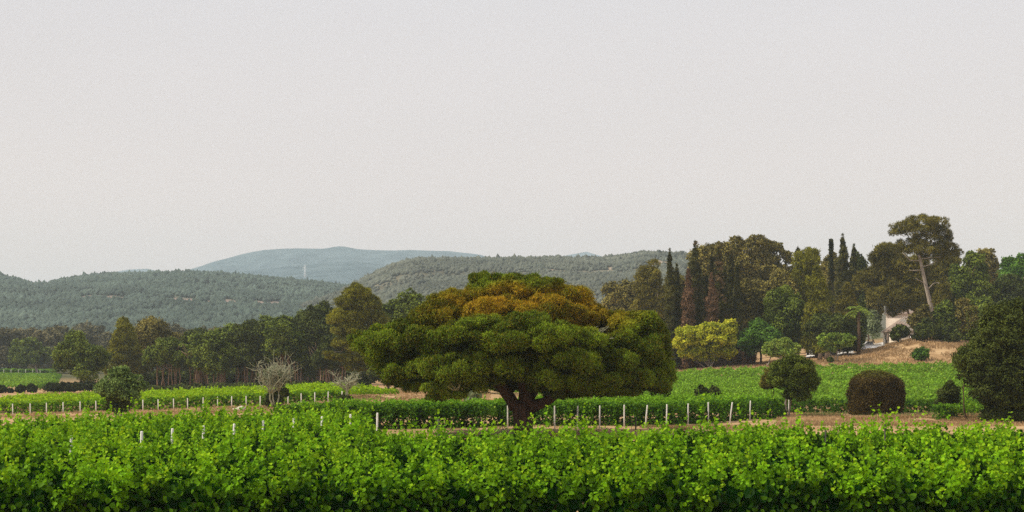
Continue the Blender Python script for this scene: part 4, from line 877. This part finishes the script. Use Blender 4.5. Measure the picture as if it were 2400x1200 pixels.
def far_row(root_label, group, A, B, h, wd, mat, per, leaf, z0=.25, stems=3, shoots=True, cat='vine row'):
    """a row from A=(x,Y) to B=(x,Y), canopy from z0 to h, half width wd"""
    A = np.array(A, float); B = np.array(B, float); L = np.linalg.norm(B - A); u = (B - A) / L; s_ = np.array([-u[1], u[0]])
    root = empty('vine_row', (A[0], A[1], float(gz(*A))), root_label, cat, group)
    G = Geo(); n = int(L * per); t = rng.random(n); lf = rng.random() * 50
    pl = fbm(t * L / 1.3 + lf, np.full(n, lf), 41, 2); hh = h * (.72 + .5 * pl)
    ph = rng.uniform(-1.9, 1.9, n); q = rng.uniform(.72, 1.05, n)
    so = np.sin(ph) * wd * q * (.8 + .5 * pl); zc = z0 + (hh - z0) * .55; zo = zc + np.cos(ph) * (hh - zc) * q
    xy = A + (t * L)[:, None] * u + so[:, None] * s_
    xy += rng.normal(0, .05, (n, 2))
    P = np.stack([xy[:, 0], xy[:, 1], gz(xy[:, 0], xy[:, 1]) + np.maximum(zo, .1)], 1)
    nr = np.stack([s_[0] * np.sin(ph), s_[1] * np.sin(ph), np.cos(ph) + .3], 1) + rng.normal(0, .5, (n, 3))
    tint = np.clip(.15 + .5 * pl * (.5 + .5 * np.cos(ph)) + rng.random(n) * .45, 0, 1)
    G.leaves(P, rng.normal(size=(n, 3)) + [0, 0, -.3], nr, leaf * rng.uniform(.8, 1.25, n), leaf * rng.uniform(.7, 1.1, n), tint, (rng.random(n) < .06) * .8)
    # near end face
    m = int(per * 2.2); so = rng.uniform(-1.1, 1.1, m) * wd; zz = rng.uniform(z0 * .5, h * .95, m); xy = A + so[:, None] * s_ + rng.uniform(-.25, .9, (m, 1)) * u
    G.leaves(np.stack([xy[:, 0], xy[:, 1], gz(xy[:, 0], xy[:, 1]) + zz], 1), rng.normal(size=(m, 3)), np.stack([-u[0] + rng.normal(0, .4, m), -u[1] + rng.normal(0, .4, m), rng.random(m)], 1), leaf, leaf, rng.random(m) * .5, np.zeros(m))
    if shoots:
        m = int(L * 1.8); K = 6; t = rng.random(m); b = A + (t * L)[:, None] * u + rng.normal(0, wd * .45, (m, 1)) * s_
        z = gz(b[:, 0], b[:, 1]) + h * rng.uniform(.75, 1.0, m); Ln = rng.uniform(.2, .55, m) * h / 1.6
        d = norm(np.stack([rng.normal(0, .35, m), rng.normal(0, .35, m), np.ones(m)], 1)); tt = np.linspace(0, 1, K)
        P = (np.concatenate([b, z[:, None]], 1)[:, None] + d[:, None] * (Ln[:, None] * tt)[..., None]).reshape(-1, 3) + rng.normal(0, .04, (m * K, 3))
        G.leaves(P, rng.normal(size=(m * K, 3)), rng.normal(size=(m * K, 3)) + [0, -.3, .4], leaf * .8, leaf * .65, np.tile(.5 + .5 * tt, m), np.zeros(m * K))
    G.build('foliage', M[mat], root)
    for q in range(stems):
        p = A + u * (.35 + 1.2 * q); z = float(gz(*p)); S = Geo()
        S.tube([(p[0], p[1], z - .08), (p[0] + rng.normal(0, .04), p[1], z + .35), (p[0], p[1], z + .7)], [.045, .035, .04], 5, .1); S.build('vine_stem', M['darkbark'], root)
    return root

def post(label, group, px, Y, h, lean=0, mat='post', r=.05, dz=0, name='vineyard_post'):
    x, z = gnd(px, Y); G = Geo()
    G.tube([(x, Y, z - .25), (x + lean * h * .5, Y, z + h * .5), (x + lean * h, Y, z + h - .04), (x + lean * h, Y, z + h)], [r, r, r, r * .8], 7, .02)
    o = G.build(name, M[mat], None, loc=(x, Y, z)); return tag(o, label, 'post', group)

# block between the near vines and the right field: rows run away from the viewer, each with an end post
posts2 = [(1190, 1003, .0), (1243, 1006, .01), (1300, 1004, 0), (1353, 1004, .02), (1405, 1003, .02), (1463, 1000, 0), (1512, 1001, .10), (1562, 998, .02), (1612, 995, .02), (1660, 990, 0), (1710, 990, .13), (1757, 984, .04), (1803, 979, .11), (1848, 975, .03)]
g2 = 'end posts of the middle block'
for i, (px, py, ln) in enumerate(posts2):
    Y = 3.9 * F / (py - HZ) - .6
    post(f'{"slanting" if ln > .05 else "upright"} white post along the middle vine block, {nth(i + 1)} from the big pine trunk', g2, px, Y, 1.55, ln)
pxs = list(range(664, 1150, 54)) + [1168, 1192, 1243, 1300, 1353, 1405, 1463, 1515, 1563, 1613, 1663, 1713, 1757, 1803]
for i, px in enumerate(pxs):
    Yn = 101.5 if px < 1560 else 101.5 + (px - 1560) / 243 * 16
    if px < 1150: Yn = 93 + (px - 664) / 486 * 6
    Yf = 99.5 + max(0, px - 700) / 400 * 8 if px < 1150 else 113 + (px - 1190) / 610 * 14
    Yf = max(Yf, Yn + 5)
    x = px2x(px + 6, Yn); tr = abs(px - 1228) < 40
    far_row(f'dark-ended vine row of the middle block behind the soil strip, {nth(i + 1)} from the left', 'rows of the middle vine block', (x, Yn + (0 if not tr else 2)), (x + (Yf - Yn) * .3 * min(1, max(0, (1790 - px) / 400)), Yf), 1.75, .92, 'vine_mid', 330, .17, .02, 2)
# posts standing in the near block at left
g1 = 'white posts among the near vines at left'
for i, (px, py) in enumerate([(165, 1009), (330, 1000), (402, 994), (475, 988), (547, 984), (615, 977), (687, 970), (753, 968), (820, 963), (883, 960)]):
    Y = 47 + i * 2.75 + .8; h = CAMH - (py - HZ) / F * Y - gnd(px, Y)[1] - .16
    post(f'white post poking out of the near vines, {nth(i + 1)} from the left in its slanting line', g1, px, Y, h, .02, r=.05)
# bright field on the left with end posts
g3 = 'end posts of the lit left field'; pl3 = [30, 71, 109, 148, 188, 225, 260, 297, 335, 371, 407, 440, 476, 510, 543, 577, 610, 675, 706, 738, 769, 802]
for i, px in enumerate(pl3):
    Y = 149.0
    post(f'white post along the lit left field, {nth(i + 1)} from the left edge', g3, px, Y, 1.10 if i > 15 else 1.15, rng.normal(0, .01), r=.055)
for i, px in enumerate([-78, -43, -8] + pl3[:-1] + [643]):
    x = px2x(px + 16, 150.5); Yf = 197 if px < 640 else 197 - (px - 640) * .20
    lab = f'sunlit yellow-green vine row of the left field, {nth(i + 1)} from the left' if i < 24 else 'sunlit yellow-green vine row of the left field, behind the half-bare tree'
    far_row(lab, 'rows of the lit left field', (x, 150.6), (x * Yf / 150.5 + 7, Yf), 1.35 if px < 700 else 1.2, .80, 'vine_lit', 60 if px > -50 else 45, .30, .30, 2)
# right hand big field
for i, px in enumerate(range(1560, 2990, 46)):
    x0_ = px2x(px, 131); Yn = 131 if px < 1900 or px > 2000 else 131
    if 1600 < px < 1830: Yn = 133
    far_row(f'green vine row climbing the right-hand field, {nth(i + 1)} from the left', 'rows of the right-hand field', (x0_, Yn), (x0_ * 1.55 - 28, 223), 1.35, .98, 'vine_far', 62, .30, .15, 2)
for i, Y in enumerate([113, 117, 121, 125]):
    far_row(f'loose vine row below the very large shrub at right, {nth(i + 1)} from the near side', 'loose rows below the large shrub', (px2x(2200 + i * 14, Y), Y), (px2x(2480, Y), Y + 1.5), 1.3, .7, 'vine_mid', 170, .18, .1, 0)
# small posts under the pine
for i, (px, py, h) in enumerate([(1366, 919, 1.5), (1378, 917, 1.6), (1385, 916, 1.1), (1392, 915, 1.5), (1399, 914, 1.2), (1406, 914, 1.0)]):
    post(f'short pale post in the shade behind the pine trunk, {nth(i + 1)} from the left', 'posts seen under the pine', px, 180 + i * 2, h + 1.2, -.08, r=.07)
post('dark weathered post in the near vines under the left of the pine', None, 1028, 56, 2.0, 0, 'darkpost', .05)
post('dark slim post sticking out of the vines below the russet bush, left one', None, 1935, 52.5, 1.72, 0, 'darkpost', .03)
post('dark slim post sticking out of the vines below the russet bush, right one', None, 2074, 51.8, 1.98, 0, 'darkpost', .03)
post('short dark post in front of the middle block among soil', None, 1490, 92, .95, 0, 'darkpost', .05)
# far left field with rows across, hedge-like rows behind
for i in range(24):
    Y = 285 + i * 8.8; x1 = px2x(120 + (i < 4) * -20 + i * .8, Y)
    far_row(f'low vine row across the small far field at left, {nth(i + 1)} from its near edge', 'rows of the small far field', (x1, Y), (px2x(-60, Y), Y + 6), 1.15, 1.9, 'vine_far', 22, .48, .1, 0, shoots=False)
for i, px in enumerate([-1, 17, 34, 51, 68, 85, 102]):
    x = px2x(px, 512)
    far_row(f'short leafy row end in the distant line below the leaning tree, {nth(i + 1)} from the left', 'row ends of the distant line', (x, 512), (x - .2, 524), 2.1, 1.05, 'vine_far', 90, .55, .1, 0, shoots=False)
    post(f'pale thin post of the distant line below the leaning tree, {nth(i + 1)} from the left', 'posts of the distant line', px - 8, 511, 2.1, 0, r=.09)

# ------------------------------------------------------------------ dry grass and weeds on the paths
gr = Geo()
def grass(n, px0, px1, Y0, Y1, h, wd, G, ok=None):
    px = rng.uniform(px0, px1, n); Y = rng.uniform(Y0, Y1, n); x = (px - 1200) / F * Y
    k_ = fbm(x / 2.5, Y / 5, 91, 3) > .42
    if ok is not None: k_ &= ok(px, Y)
    px, Y, x = px[k_], Y[k_], x[k_]; n = len(x); hh = h * rng.uniform(.4, 1.2, n)
    P = np.stack([x, Y, gz(x, Y) + hh * .45], 1)
    G.leaves(P, np.stack([rng.normal(0, .4, n), rng.normal(0, .4, n), np.ones(n)], 1), np.stack([rng.normal(0, .5, n), -np.ones(n), np.zeros(n)], 1), hh, wd, np.clip(fbm(x / 4, Y / 6, 92) + rng.normal(0, .2, n), 0, 1))
grass(26000, 1820, 2480, 100, 129, .24, .045, gr); grass(9000, 1500, 1900, 92, 101, .15, .04, gr)
grass(16000, -60, 860, 129, 148.5, .22, .06, gr); grass(14000, 780, 1150, 152, 230, .22, .09, gr)
grass(22000, 1560, 2330, 234, 268, .45, .12, gr); grass(9000, 2000, 2330, 255, 282, .5, .14, gr); grass(5000, 90, 400, 205, 262, .3, .12, gr)
o = gr.build('dry_grass', M['grass']); tag(o, 'tan dry grass on the paths and on the bare slope', 'grass', None, 'stuff')
wg = Geo(); grass(1800, 1000, 2000, 88, 101, .2, .05, wg); grass(2500, 1880, 2450, 121, 130, .3, .06, wg); grass(350, 2050, 2420, 112, 122, .25, .06, wg); grass(900, 500, 860, 131, 146, .22, .06, wg)
o = wg.build('weeds', M['greengrass']); tag(o, 'scattered green weeds beside the russet bush path', 'weeds', None, 'stuff')
rock = Geo(); V = IV * np.array([.55, .4, .38]) * rng.uniform(.85, 1.15, (12, 1)); rx, rz = gnd(565, 138)
rock.add(V + np.array([rx, 138, rz + .12]), IF.ravel(), [3] * 20); o = rock.build('boulder', M['stone'], loc=(rx, 138, rz)); tag(o, 'pale boulder lying on the path left of the half-bare tree', 'boulder')
rock = Geo(); V = IV * np.array([.28, .25, .2]) * rng.uniform(.85, 1.15, (12, 1)); rx, rz = gnd(551, 139)
rock.add(V + np.array([rx, 139, rz + .06]), IF.ravel(), [3] * 20); o = rock.build('boulder', M['stone'], loc=(rx, 139, rz)); tag(o, 'smaller stone beside the pale boulder on the path', 'boulder')

# ------------------------------------------------------------------ buildings, courtyard, cars
M['plaster'] = plain_mat('pale_plaster', (.50, .43, .34), (.66, .58, .48), .6, .9, .2)
M['plaster2'] = plain_mat('cream_plaster', (.60, .52, .45), (.72, .64, .57), .5, .9, .1)
M['white'] = plain_mat('white_render', (.72, .71, .70), (.82, .81, .80), .5, .9, .1)
M['shutter'] = plain_mat('brown_shutter', (.10, .07, .05), (.18, .13, .10), 3, .8, .2)
M['glass'] = plain_mat('dark_glass', (.02, .025, .03), (.04, .045, .05), 1, .08, 0, .6)
M['carwhite'] = plain_mat('white_car_paint', (.74, .75, .76), (.80, .80, .80), .5, .25, 0, .5)
M['rubber'] = plain_mat('tyre_rubber', (.02, .02, .02), (.035, .035, .035), 4, .9, 0)
M['metal'] = plain_mat('wheel_metal', (.45, .45, .46), (.6, .6, .6), 3, .35, 0, .5, metallic=.8)
M['gravel'] = plain_mat('pale_gravel', (.66, .64, .61), (.80, .78, .75), .8, .95, .2)
def tile_mat():
    m, t, o = newmat('old_roof_tiles')
    c = t.nodes.new('ShaderNodeTexCoord'); wv = t.nodes.new('ShaderNodeTexWave'); wv.bands_direction = 'X'; wv.inputs['Scale'].default_value = 1.1; wv.inputs['Distortion'].default_value = 1.2
    t.links.new(c.outputs['Object'], wv.inputs['Vector'])
    a = mixc(t, ramp(t, noise(t, 2.6, 5), .35, .65), (.22, .155, .12), (.42, .31, .25)); a = mixc(t, ramp(t, noise(t, .5, 3), .45, .7), a, (.30, .28, .25))
    p = t.nodes.new('ShaderNodeBsdfPrincipled'); p.inputs['Roughness'].default_value = .9; t.links.new(a, p.inputs['Base Color'])
    b = t.nodes.new('ShaderNodeBump'); b.inputs['Strength'].default_value = 1; b.inputs['Distance'].default_value = .12; t.links.new(wv.outputs['Fac'], b.inputs['Height']); t.links.new(b.outputs[0], p.inputs['Normal'])
    t.links.new(p.outputs[0], o.inputs['Surface']); return m
M['tile'] = tile_mat()

def house(label, X0, Y0, z0, rot, W, D, H, RH, wall, wins, name='house', roof='tile', over=.35, hip=False):
    """local x = along the long wall, y = depth; rot about z; front wall faces -y"""
    root = empty(name, (X0, Y0, z0), label, 'house'); root_rot = rot
    c_, s_ = math.cos(rot), math.sin(rot)
    def R(p): return (X0 + p[0] * c_ - p[1] * s_, Y0 + p[0] * s_ + p[1] * c_, z0 + p[2])
    G = Geo(); z1 = -3
    gi = D * .85 if hip else 0
    P = [(-W, -D, z1), (W, -D, z1), (W, D, z1), (-W, D, z1), (-W, -D, H), (W, -D, H), (W, D, H), (-W, D, H), (-W + gi, 0, H + RH * .96), (W - gi, 0, H + RH * .96)]
    G.add([R(p) for p in P], [0, 1, 5, 4, 2, 3, 7, 6, 1, 2, 6, 9, 5, 3, 0, 4, 8, 7], [4, 4, 5, 5]); G.build('wall', M[wall], root)
    T = Geo(); ow = over; e = H - .05; rz = H + RH; hp = D * .85 if hip else -ow
    def slope(p00, p10, p01, p11, nu=24, nv=9):
        p00, p10, p01, p11 = map(np.array, (p00, p10, p01, p11)); A = []
        for v in np.linspace(0, 1, nv):
            for u in np.linspace(0, 1, nu):
                q = (p00 * (1 - u) + p10 * u) * (1 - v) + (p01 * (1 - u) + p11 * u) * v; A.append(R((q[0], q[1], q[2] + .025 * math.sin(u * nu * 3.1))))
        A = np.array(A); n0 = nu * nv; I = []
        for r_ in range(nv - 1):
            for q in range(nu - 1): k_ = r_ * nu + q; I += [k_, k_ + 1, k_ + nu + 1, k_ + nu, n0 + k_, n0 + k_ + nu, n0 + k_ + nu + 1, n0 + k_ + 1]
            for q in (0, nu - 1): k_ = r_ * nu + q; I += [k_, k_ + nu, n0 + k_ + nu, n0 + k_]
        for q in range(nu - 1): I += [q, q + 1, n0 + q + 1, n0 + q]
        T.add(np.concatenate([A, A - np.array([0, 0, .18])]), I, [4] * (len(I) // 4))
    ez = e - ow * RH / D + .2
    slope((-W - ow, -D - ow, ez), (W + ow, -D - ow, ez), (-W + hp, 0, rz + .2), (W - hp, 0, rz + .2)); slope((W + ow, D + ow, ez), (-W - ow, D + ow, ez), (W - hp, 0, rz + .2), (-W + hp, 0, rz + .2))
    if hip:
        slope((-W - ow, D + ow, ez), (-W - ow, -D - ow, ez), (-W + hp, .01, rz + .2), (-W + hp, -.01, rz + .2)); slope((W + ow, -D - ow, ez), (W + ow, D + ow, ez), (W - hp, -.01, rz + .2), (W - hp, .01, rz + .2))
    T.tube([R((-W + hp, 0, rz + .22)), R((W - hp, 0, rz + .22))], .16, 7)
    T.build('roof', M[roof], root)
    for (side, u, zc, ww, hh, kind) in wins:
        if side == 'front': cpt = (u, -D - .03, zc); dx, dy = ww / 2, .05; ng = (u, -D - .09, zc)
        else: cpt = (-W - .03, u, zc); dx, dy = .05, ww / 2; ng = (-W - .09, u, zc)
        F_ = Geo(); F_.box(R(cpt), (dx, dy, hh / 2), rot); w_ = F_.build('door' if kind == 'door' else 'window', M['shutter'], root)
        P_ = Geo(); k_ = .78
        P_.box(R(ng), (dx * (k_ if side == 'front' else .4), dy * (k_ if side != 'front' else .4), hh / 2 * k_), rot)
        # sub-part: keep it local to its window
        o = P_.build('pane', M['glass'] if kind != 'door' else M['shutter'], root); 
        o.parent = w_
    return root
Xh = px2x(2106, 292); Zh = float(gz(px2x(2095, 285), 285))
_r = math.radians(-7); _hx, _hy = px2x(2084, 285), 285.0
house('low stone outbuilding with an old tiled roof beside the courtyard', _hx + 7 * math.cos(_r) - 4.4 * math.sin(_r), _hy + 7 * math.sin(_r) + 4.4 * math.cos(_r), 9.2, _r, 7, 4.4, 2.9, 2.9, 'plaster',
      [('end', -2.6, 1.2, 1.3, 2.3, 'door'), ('end', .6, 1.3, 1.3, 1.9, 'window'), ('front', -5.6, 1.5, .9, 1.2, 'window'), ('front', -2.6, 1.4, .9, 1.2, 'window'), ('front', .6, 1.4, .9, 1.2, 'window')], hip=True)
house('cream farmhouse wall glimpsed under the wide pine branches', px2x(2172, 345), 345, 12.5, math.radians(-17), 9.4, 4.5, 5.2, 1.5, 'plaster2',
      [('front', -4, 4.2, 1.1, 1.5, 'window'), ('front', 0, 4.2, 1.1, 1.5, 'window'), ('front', 4, 4.2, 1.1, 1.5, 'window'), ('front', 4, 1.9, 1.1, 1.3, 'window')])
house('white house whose wall corner shows at the right edge of the photo', px2x(2396, 274) + 4.3, 270, 9.0, math.radians(-3), 3.9, 3.5, 12.9, 1.0, 'white', [('front', 0, 3, 1, 1.4, 'window'), ('front', 0, 9, 1, 1.4, 'window')])
# pale courtyard sheet behind the mound
cy_px, cy_Y = np.meshgrid(np.linspace(1890, 2090, 30), np.linspace(270, 338, 24))
cx = (cy_px - 1200) / F * cy_Y; ii = (np.arange(23)[:, None] * 30 + np.arange(29)[None]).ravel()
o = mesh_np('courtyard', np.stack([cx.ravel(), cy_Y.ravel(), (gz(cx, cy_Y) + .06).ravel()], 1), np.stack([ii, ii + 1, ii + 31, ii + 30], 1).ravel(), np.full(len(ii), 4), M['gravel'], smooth=True); tag(o, kind='structure')

def lathe_wheel(root, c, r, wdt, name='wheel'):
    G = Geo(); th = np.linspace(0, 2 * np.pi, 17)[:-1]; prof = [(-wdt, .72 * r), (-wdt, .95 * r), (-wdt * .6, r), (wdt * .6, r), (wdt, .95 * r), (wdt, .72 * r)]
    V = [(c[0] + math.cos(a) * q, c[1] + y_, c[2] + math.sin(a) * q) for y_, q in prof for a in th]; I = []
    for k in range(5):
        for j in range(16): I += [k * 16 + j, k * 16 + (j + 1) % 16, (k + 1) * 16 + (j + 1) % 16, (k + 1) * 16 + j]
    G.add(V, I, [4] * 80); w_ = G.build('wheel', M['rubber'], root)
    H = Geo(); V = [(c[0], c[1] - wdt * .8, c[2])] + [(c[0] + math.cos(a) * r * .72, c[1] - wdt * .95, c[2] + math.sin(a) * r * .72) for a in th]
    I = []
    for j in range(16): I += [0, 1 + (j + 1) % 16, 1 + j]
    H.add(V, I, [3] * 16); o = H.build('rim', M['metal'], root); o.parent = w_
def vehicle(label, px, Y, side_prof, glass, wheels, wd, flip=1, name='car', cat='car', zoff=.06):
    x0 = px2x(px, Y); z0 = float(gz(x0, Y)) + zoff; root = empty(name, (x0, Y, z0), label, cat)
    def loft(prof, w_, inset, mat, nm):
        G = Geo(); n = len(prof); zs = [p[1] for p in prof]; zm = max(zs)
        V = []; 
        for sd in (-1, 1):
            for (a, z) in prof:
                k_ = w_ * (1 - inset * max(0, (z - .85)) / .6); V.append((x0 + flip * a, Y + sd * k_, z0 + z))
        I = []; L = []
        for j in range(n): I += [j, (j + 1) % n, n + (j + 1) % n, n + j]; L.append(4)
        I += list(range(n)) + list(range(2 * n - 1, n - 1, -1)); L += [n, n]
        G.add(V, I, L); return G.build(nm, M[mat], root)
    loft(side_prof, wd, .22, 'carwhite', 'body')
    for gp in glass: loft(gp, wd + .006, .22, 'glass', 'window')
    for a in wheels:
        for sd in (-1, 1): lathe_wheel(root, (x0 + flip * a, Y + sd * (wd - .08), z0 + .31), .31, .11)
    for sd in (-1, 1):
        G = Geo(); xx = max(p[0] for p in side_prof); G.box((x0 + flip * (xx - .02), Y + sd * (wd - .25), z0 + .66), (.05, .16, .07)); G.build('headlight', M['metal'], root)
    return root
vehicle('white hatchback parked behind the little light green tree', 1931, 264,
        [(-1.95, .35), (-2.0, .8), (-1.85, 1.0), (-1.45, 1.42), (-1.1, 1.5), (.25, 1.47), (.95, .98), (1.8, .82), (1.98, .62), (1.95, .3), (1.6, .22), (-1.7, .22)],
        [[(-1.62, 1.0), (-1.32, 1.36), (-.45, 1.41), (-.45, .98)], [(-.35, .98), (-.35, 1.41), (.18, 1.38), (.72, .98)]], (-1.2, 1.25), .85, -1)
vehicle('white pickup truck mostly hidden by the dark tree in the courtyard', 2042, 272,
        [(-2.4, .45), (-2.4, 1.02), (-.25, 1.02), (-.2, 1.55), (.0, 1.62), (.9, 1.58), (1.35, 1.06), (2.25, .95), (2.42, .7), (2.4, .4), (2.0, .3), (-2.1, .3)],
        [[(-.05, 1.06), (-.02, 1.5), (.42, 1.5), (.42, 1.06)], [(.5, 1.06), (.5, 1.5), (.85, 1.48), (1.22, 1.06)]], (-1.5, 1.55), .9, -1, 'pickup_truck', 'pickup truck', .1)
# two stumps in front of the hatchback, kerb post
for i, (px, lb) in enumerate([(1922, 'thick brown tree stump in front of the white hatchback wheel'), (1938, 'brown tree stump right of the other one before the white hatchback')]):
    G = Geo(); x, z = gnd(px, 256); G.tube([(x, 256, z - .1), (x, 256, z + .25), (x + .05, 256, z + 1.1)], [.62, .42, .36], 9, .06); o = G.build('tree_stump', M['darkbark'], loc=(x, 256, z)); tag(o, lb, 'stump')
# low courtyard wall
G = Geo(); a = (px2x(2028, 318), 318); b = (px2x(2066, 318), 318); za = float(gz(*a)); G.box(((a[0] + b[0]) / 2, 318, za + .3), ((b[0] - a[0]) / 2, .2, .55)); o = G.build('low_wall', M['plaster'], loc=(a[0], 318, za)); tag(o, 'low stone wall closing the far side of the courtyard', 'wall')
# pylon on the far slope
def pylon():
    Y0 = 3950; x0 = px2x(715, Y0); zt = py2z(621, Y0); zb = py2z(657, Y0) - 8; G = Geo(); H = zt - zb
    for sx in (-1, 1):
        for sy in (-1, 1): G.tube([(x0 + sx * 4, Y0 + sy * 4, zb), (x0 + sx * 1, Y0 + sy * 1, zb + H * .72), (x0, Y0, zt)], [.8, .7, .6], 4)
    for k in range(7):
        z = zb + H * k / 9; h = 4 - 3 * k / 6.5; G.tube([(x0 - h, Y0 - h, z), (x0 + h * .85, Y0 - h * .85, z + H / 9)], .45, 4); G.tube([(x0 + h, Y0 - h, z), (x0 - h * .85, Y0 - h * .85, z + H / 9)], .45, 4)
    root = empty('pylon', (x0, Y0, zb), 'faint pale lattice pylon standing in front of the blue mountain', 'pylon')
    G.build('tower', M['wire'], root)
    for k, (f_, L) in enumerate(((.76, 7), (.86, 6), (.95, 4.5))):
        A = Geo(); z = zb + H * f_; A.tube([(x0 - L, Y0, z), (x0, Y0, z + 1), (x0 + L, Y0, z)], .5, 4); A.build('cross_arm', M['wire'], root)
pylon()
# single trees breaking the skyline of the hills
for i, (px, dy, rr, lb) in enumerate([(128, 3, 8, 'round tree on the notch of the left hill crest'), (1194, 6, 3, 'left one of two tiny trees on the skyline right of the blue mountain'), (1232, 6, 3, 'right one of two tiny trees on the skyline right of the blue mountain'),
                          (1487, 5, 8, 'pointed dark tree group standing on the right hill crest'), (1545, 5, 9, 'dark round tree on the right hill crest nearest the cypresses'), (1598, 6, 9, 'last tree on the right hill crest before the wood'), (990, 3, 6, 'tree on the left shoulder of the grey-green hill')]):
    hl = left_hill if i == 0 else right_hill; Y = hl.Yc - 6; z = float(hl.z(np.array([float(px)]), np.array([float(Y)]))[0]); x = px2x(px, Y)
    root = empty('tree', (x, Y, z), lb, 'tree'); G = Geo(); R_ = rr * Y / F * .62
    crown(G, [(x, Y, z + R_ * .9, R_, R_, R_ * .8), (x + R_ * .6, Y, z + R_ * .6, R_ * .6, R_ * .6, R_ * .5)], Y, R_ * .5, 1.0, 1.0); G.build('crown', M['hill_r'], root)
    T = Geo(); T.tube([(x, Y, z - 1), (x, Y, z + R_)], .4, 5); T.build('trunk', M['darkbark'], root)

# ------------------------------------------------------------------ haze
def haze():
    G = Geo(); zb, zt = -4.0, 640.0
    G.box((0, 4400, (zb + zt) / 2), (12500, 6200, (zt - zb) / 2))
    m, t, o = newmat('haze_air'); v = t.nodes.new('ShaderNodeVolumePrincipled')
    v.inputs['Color'].default_value = (.66, .80, .90, 1); v.inputs['Density'].default_value = HAZE; v.inputs['Anisotropy'].default_value = 0.0
    t.links.new(v.outputs[0], o.inputs['Volume'])
    h = G.build('haze', m); tag(h, 'thin blue haze over the valley', 'haze', None, 'stuff')
haze()
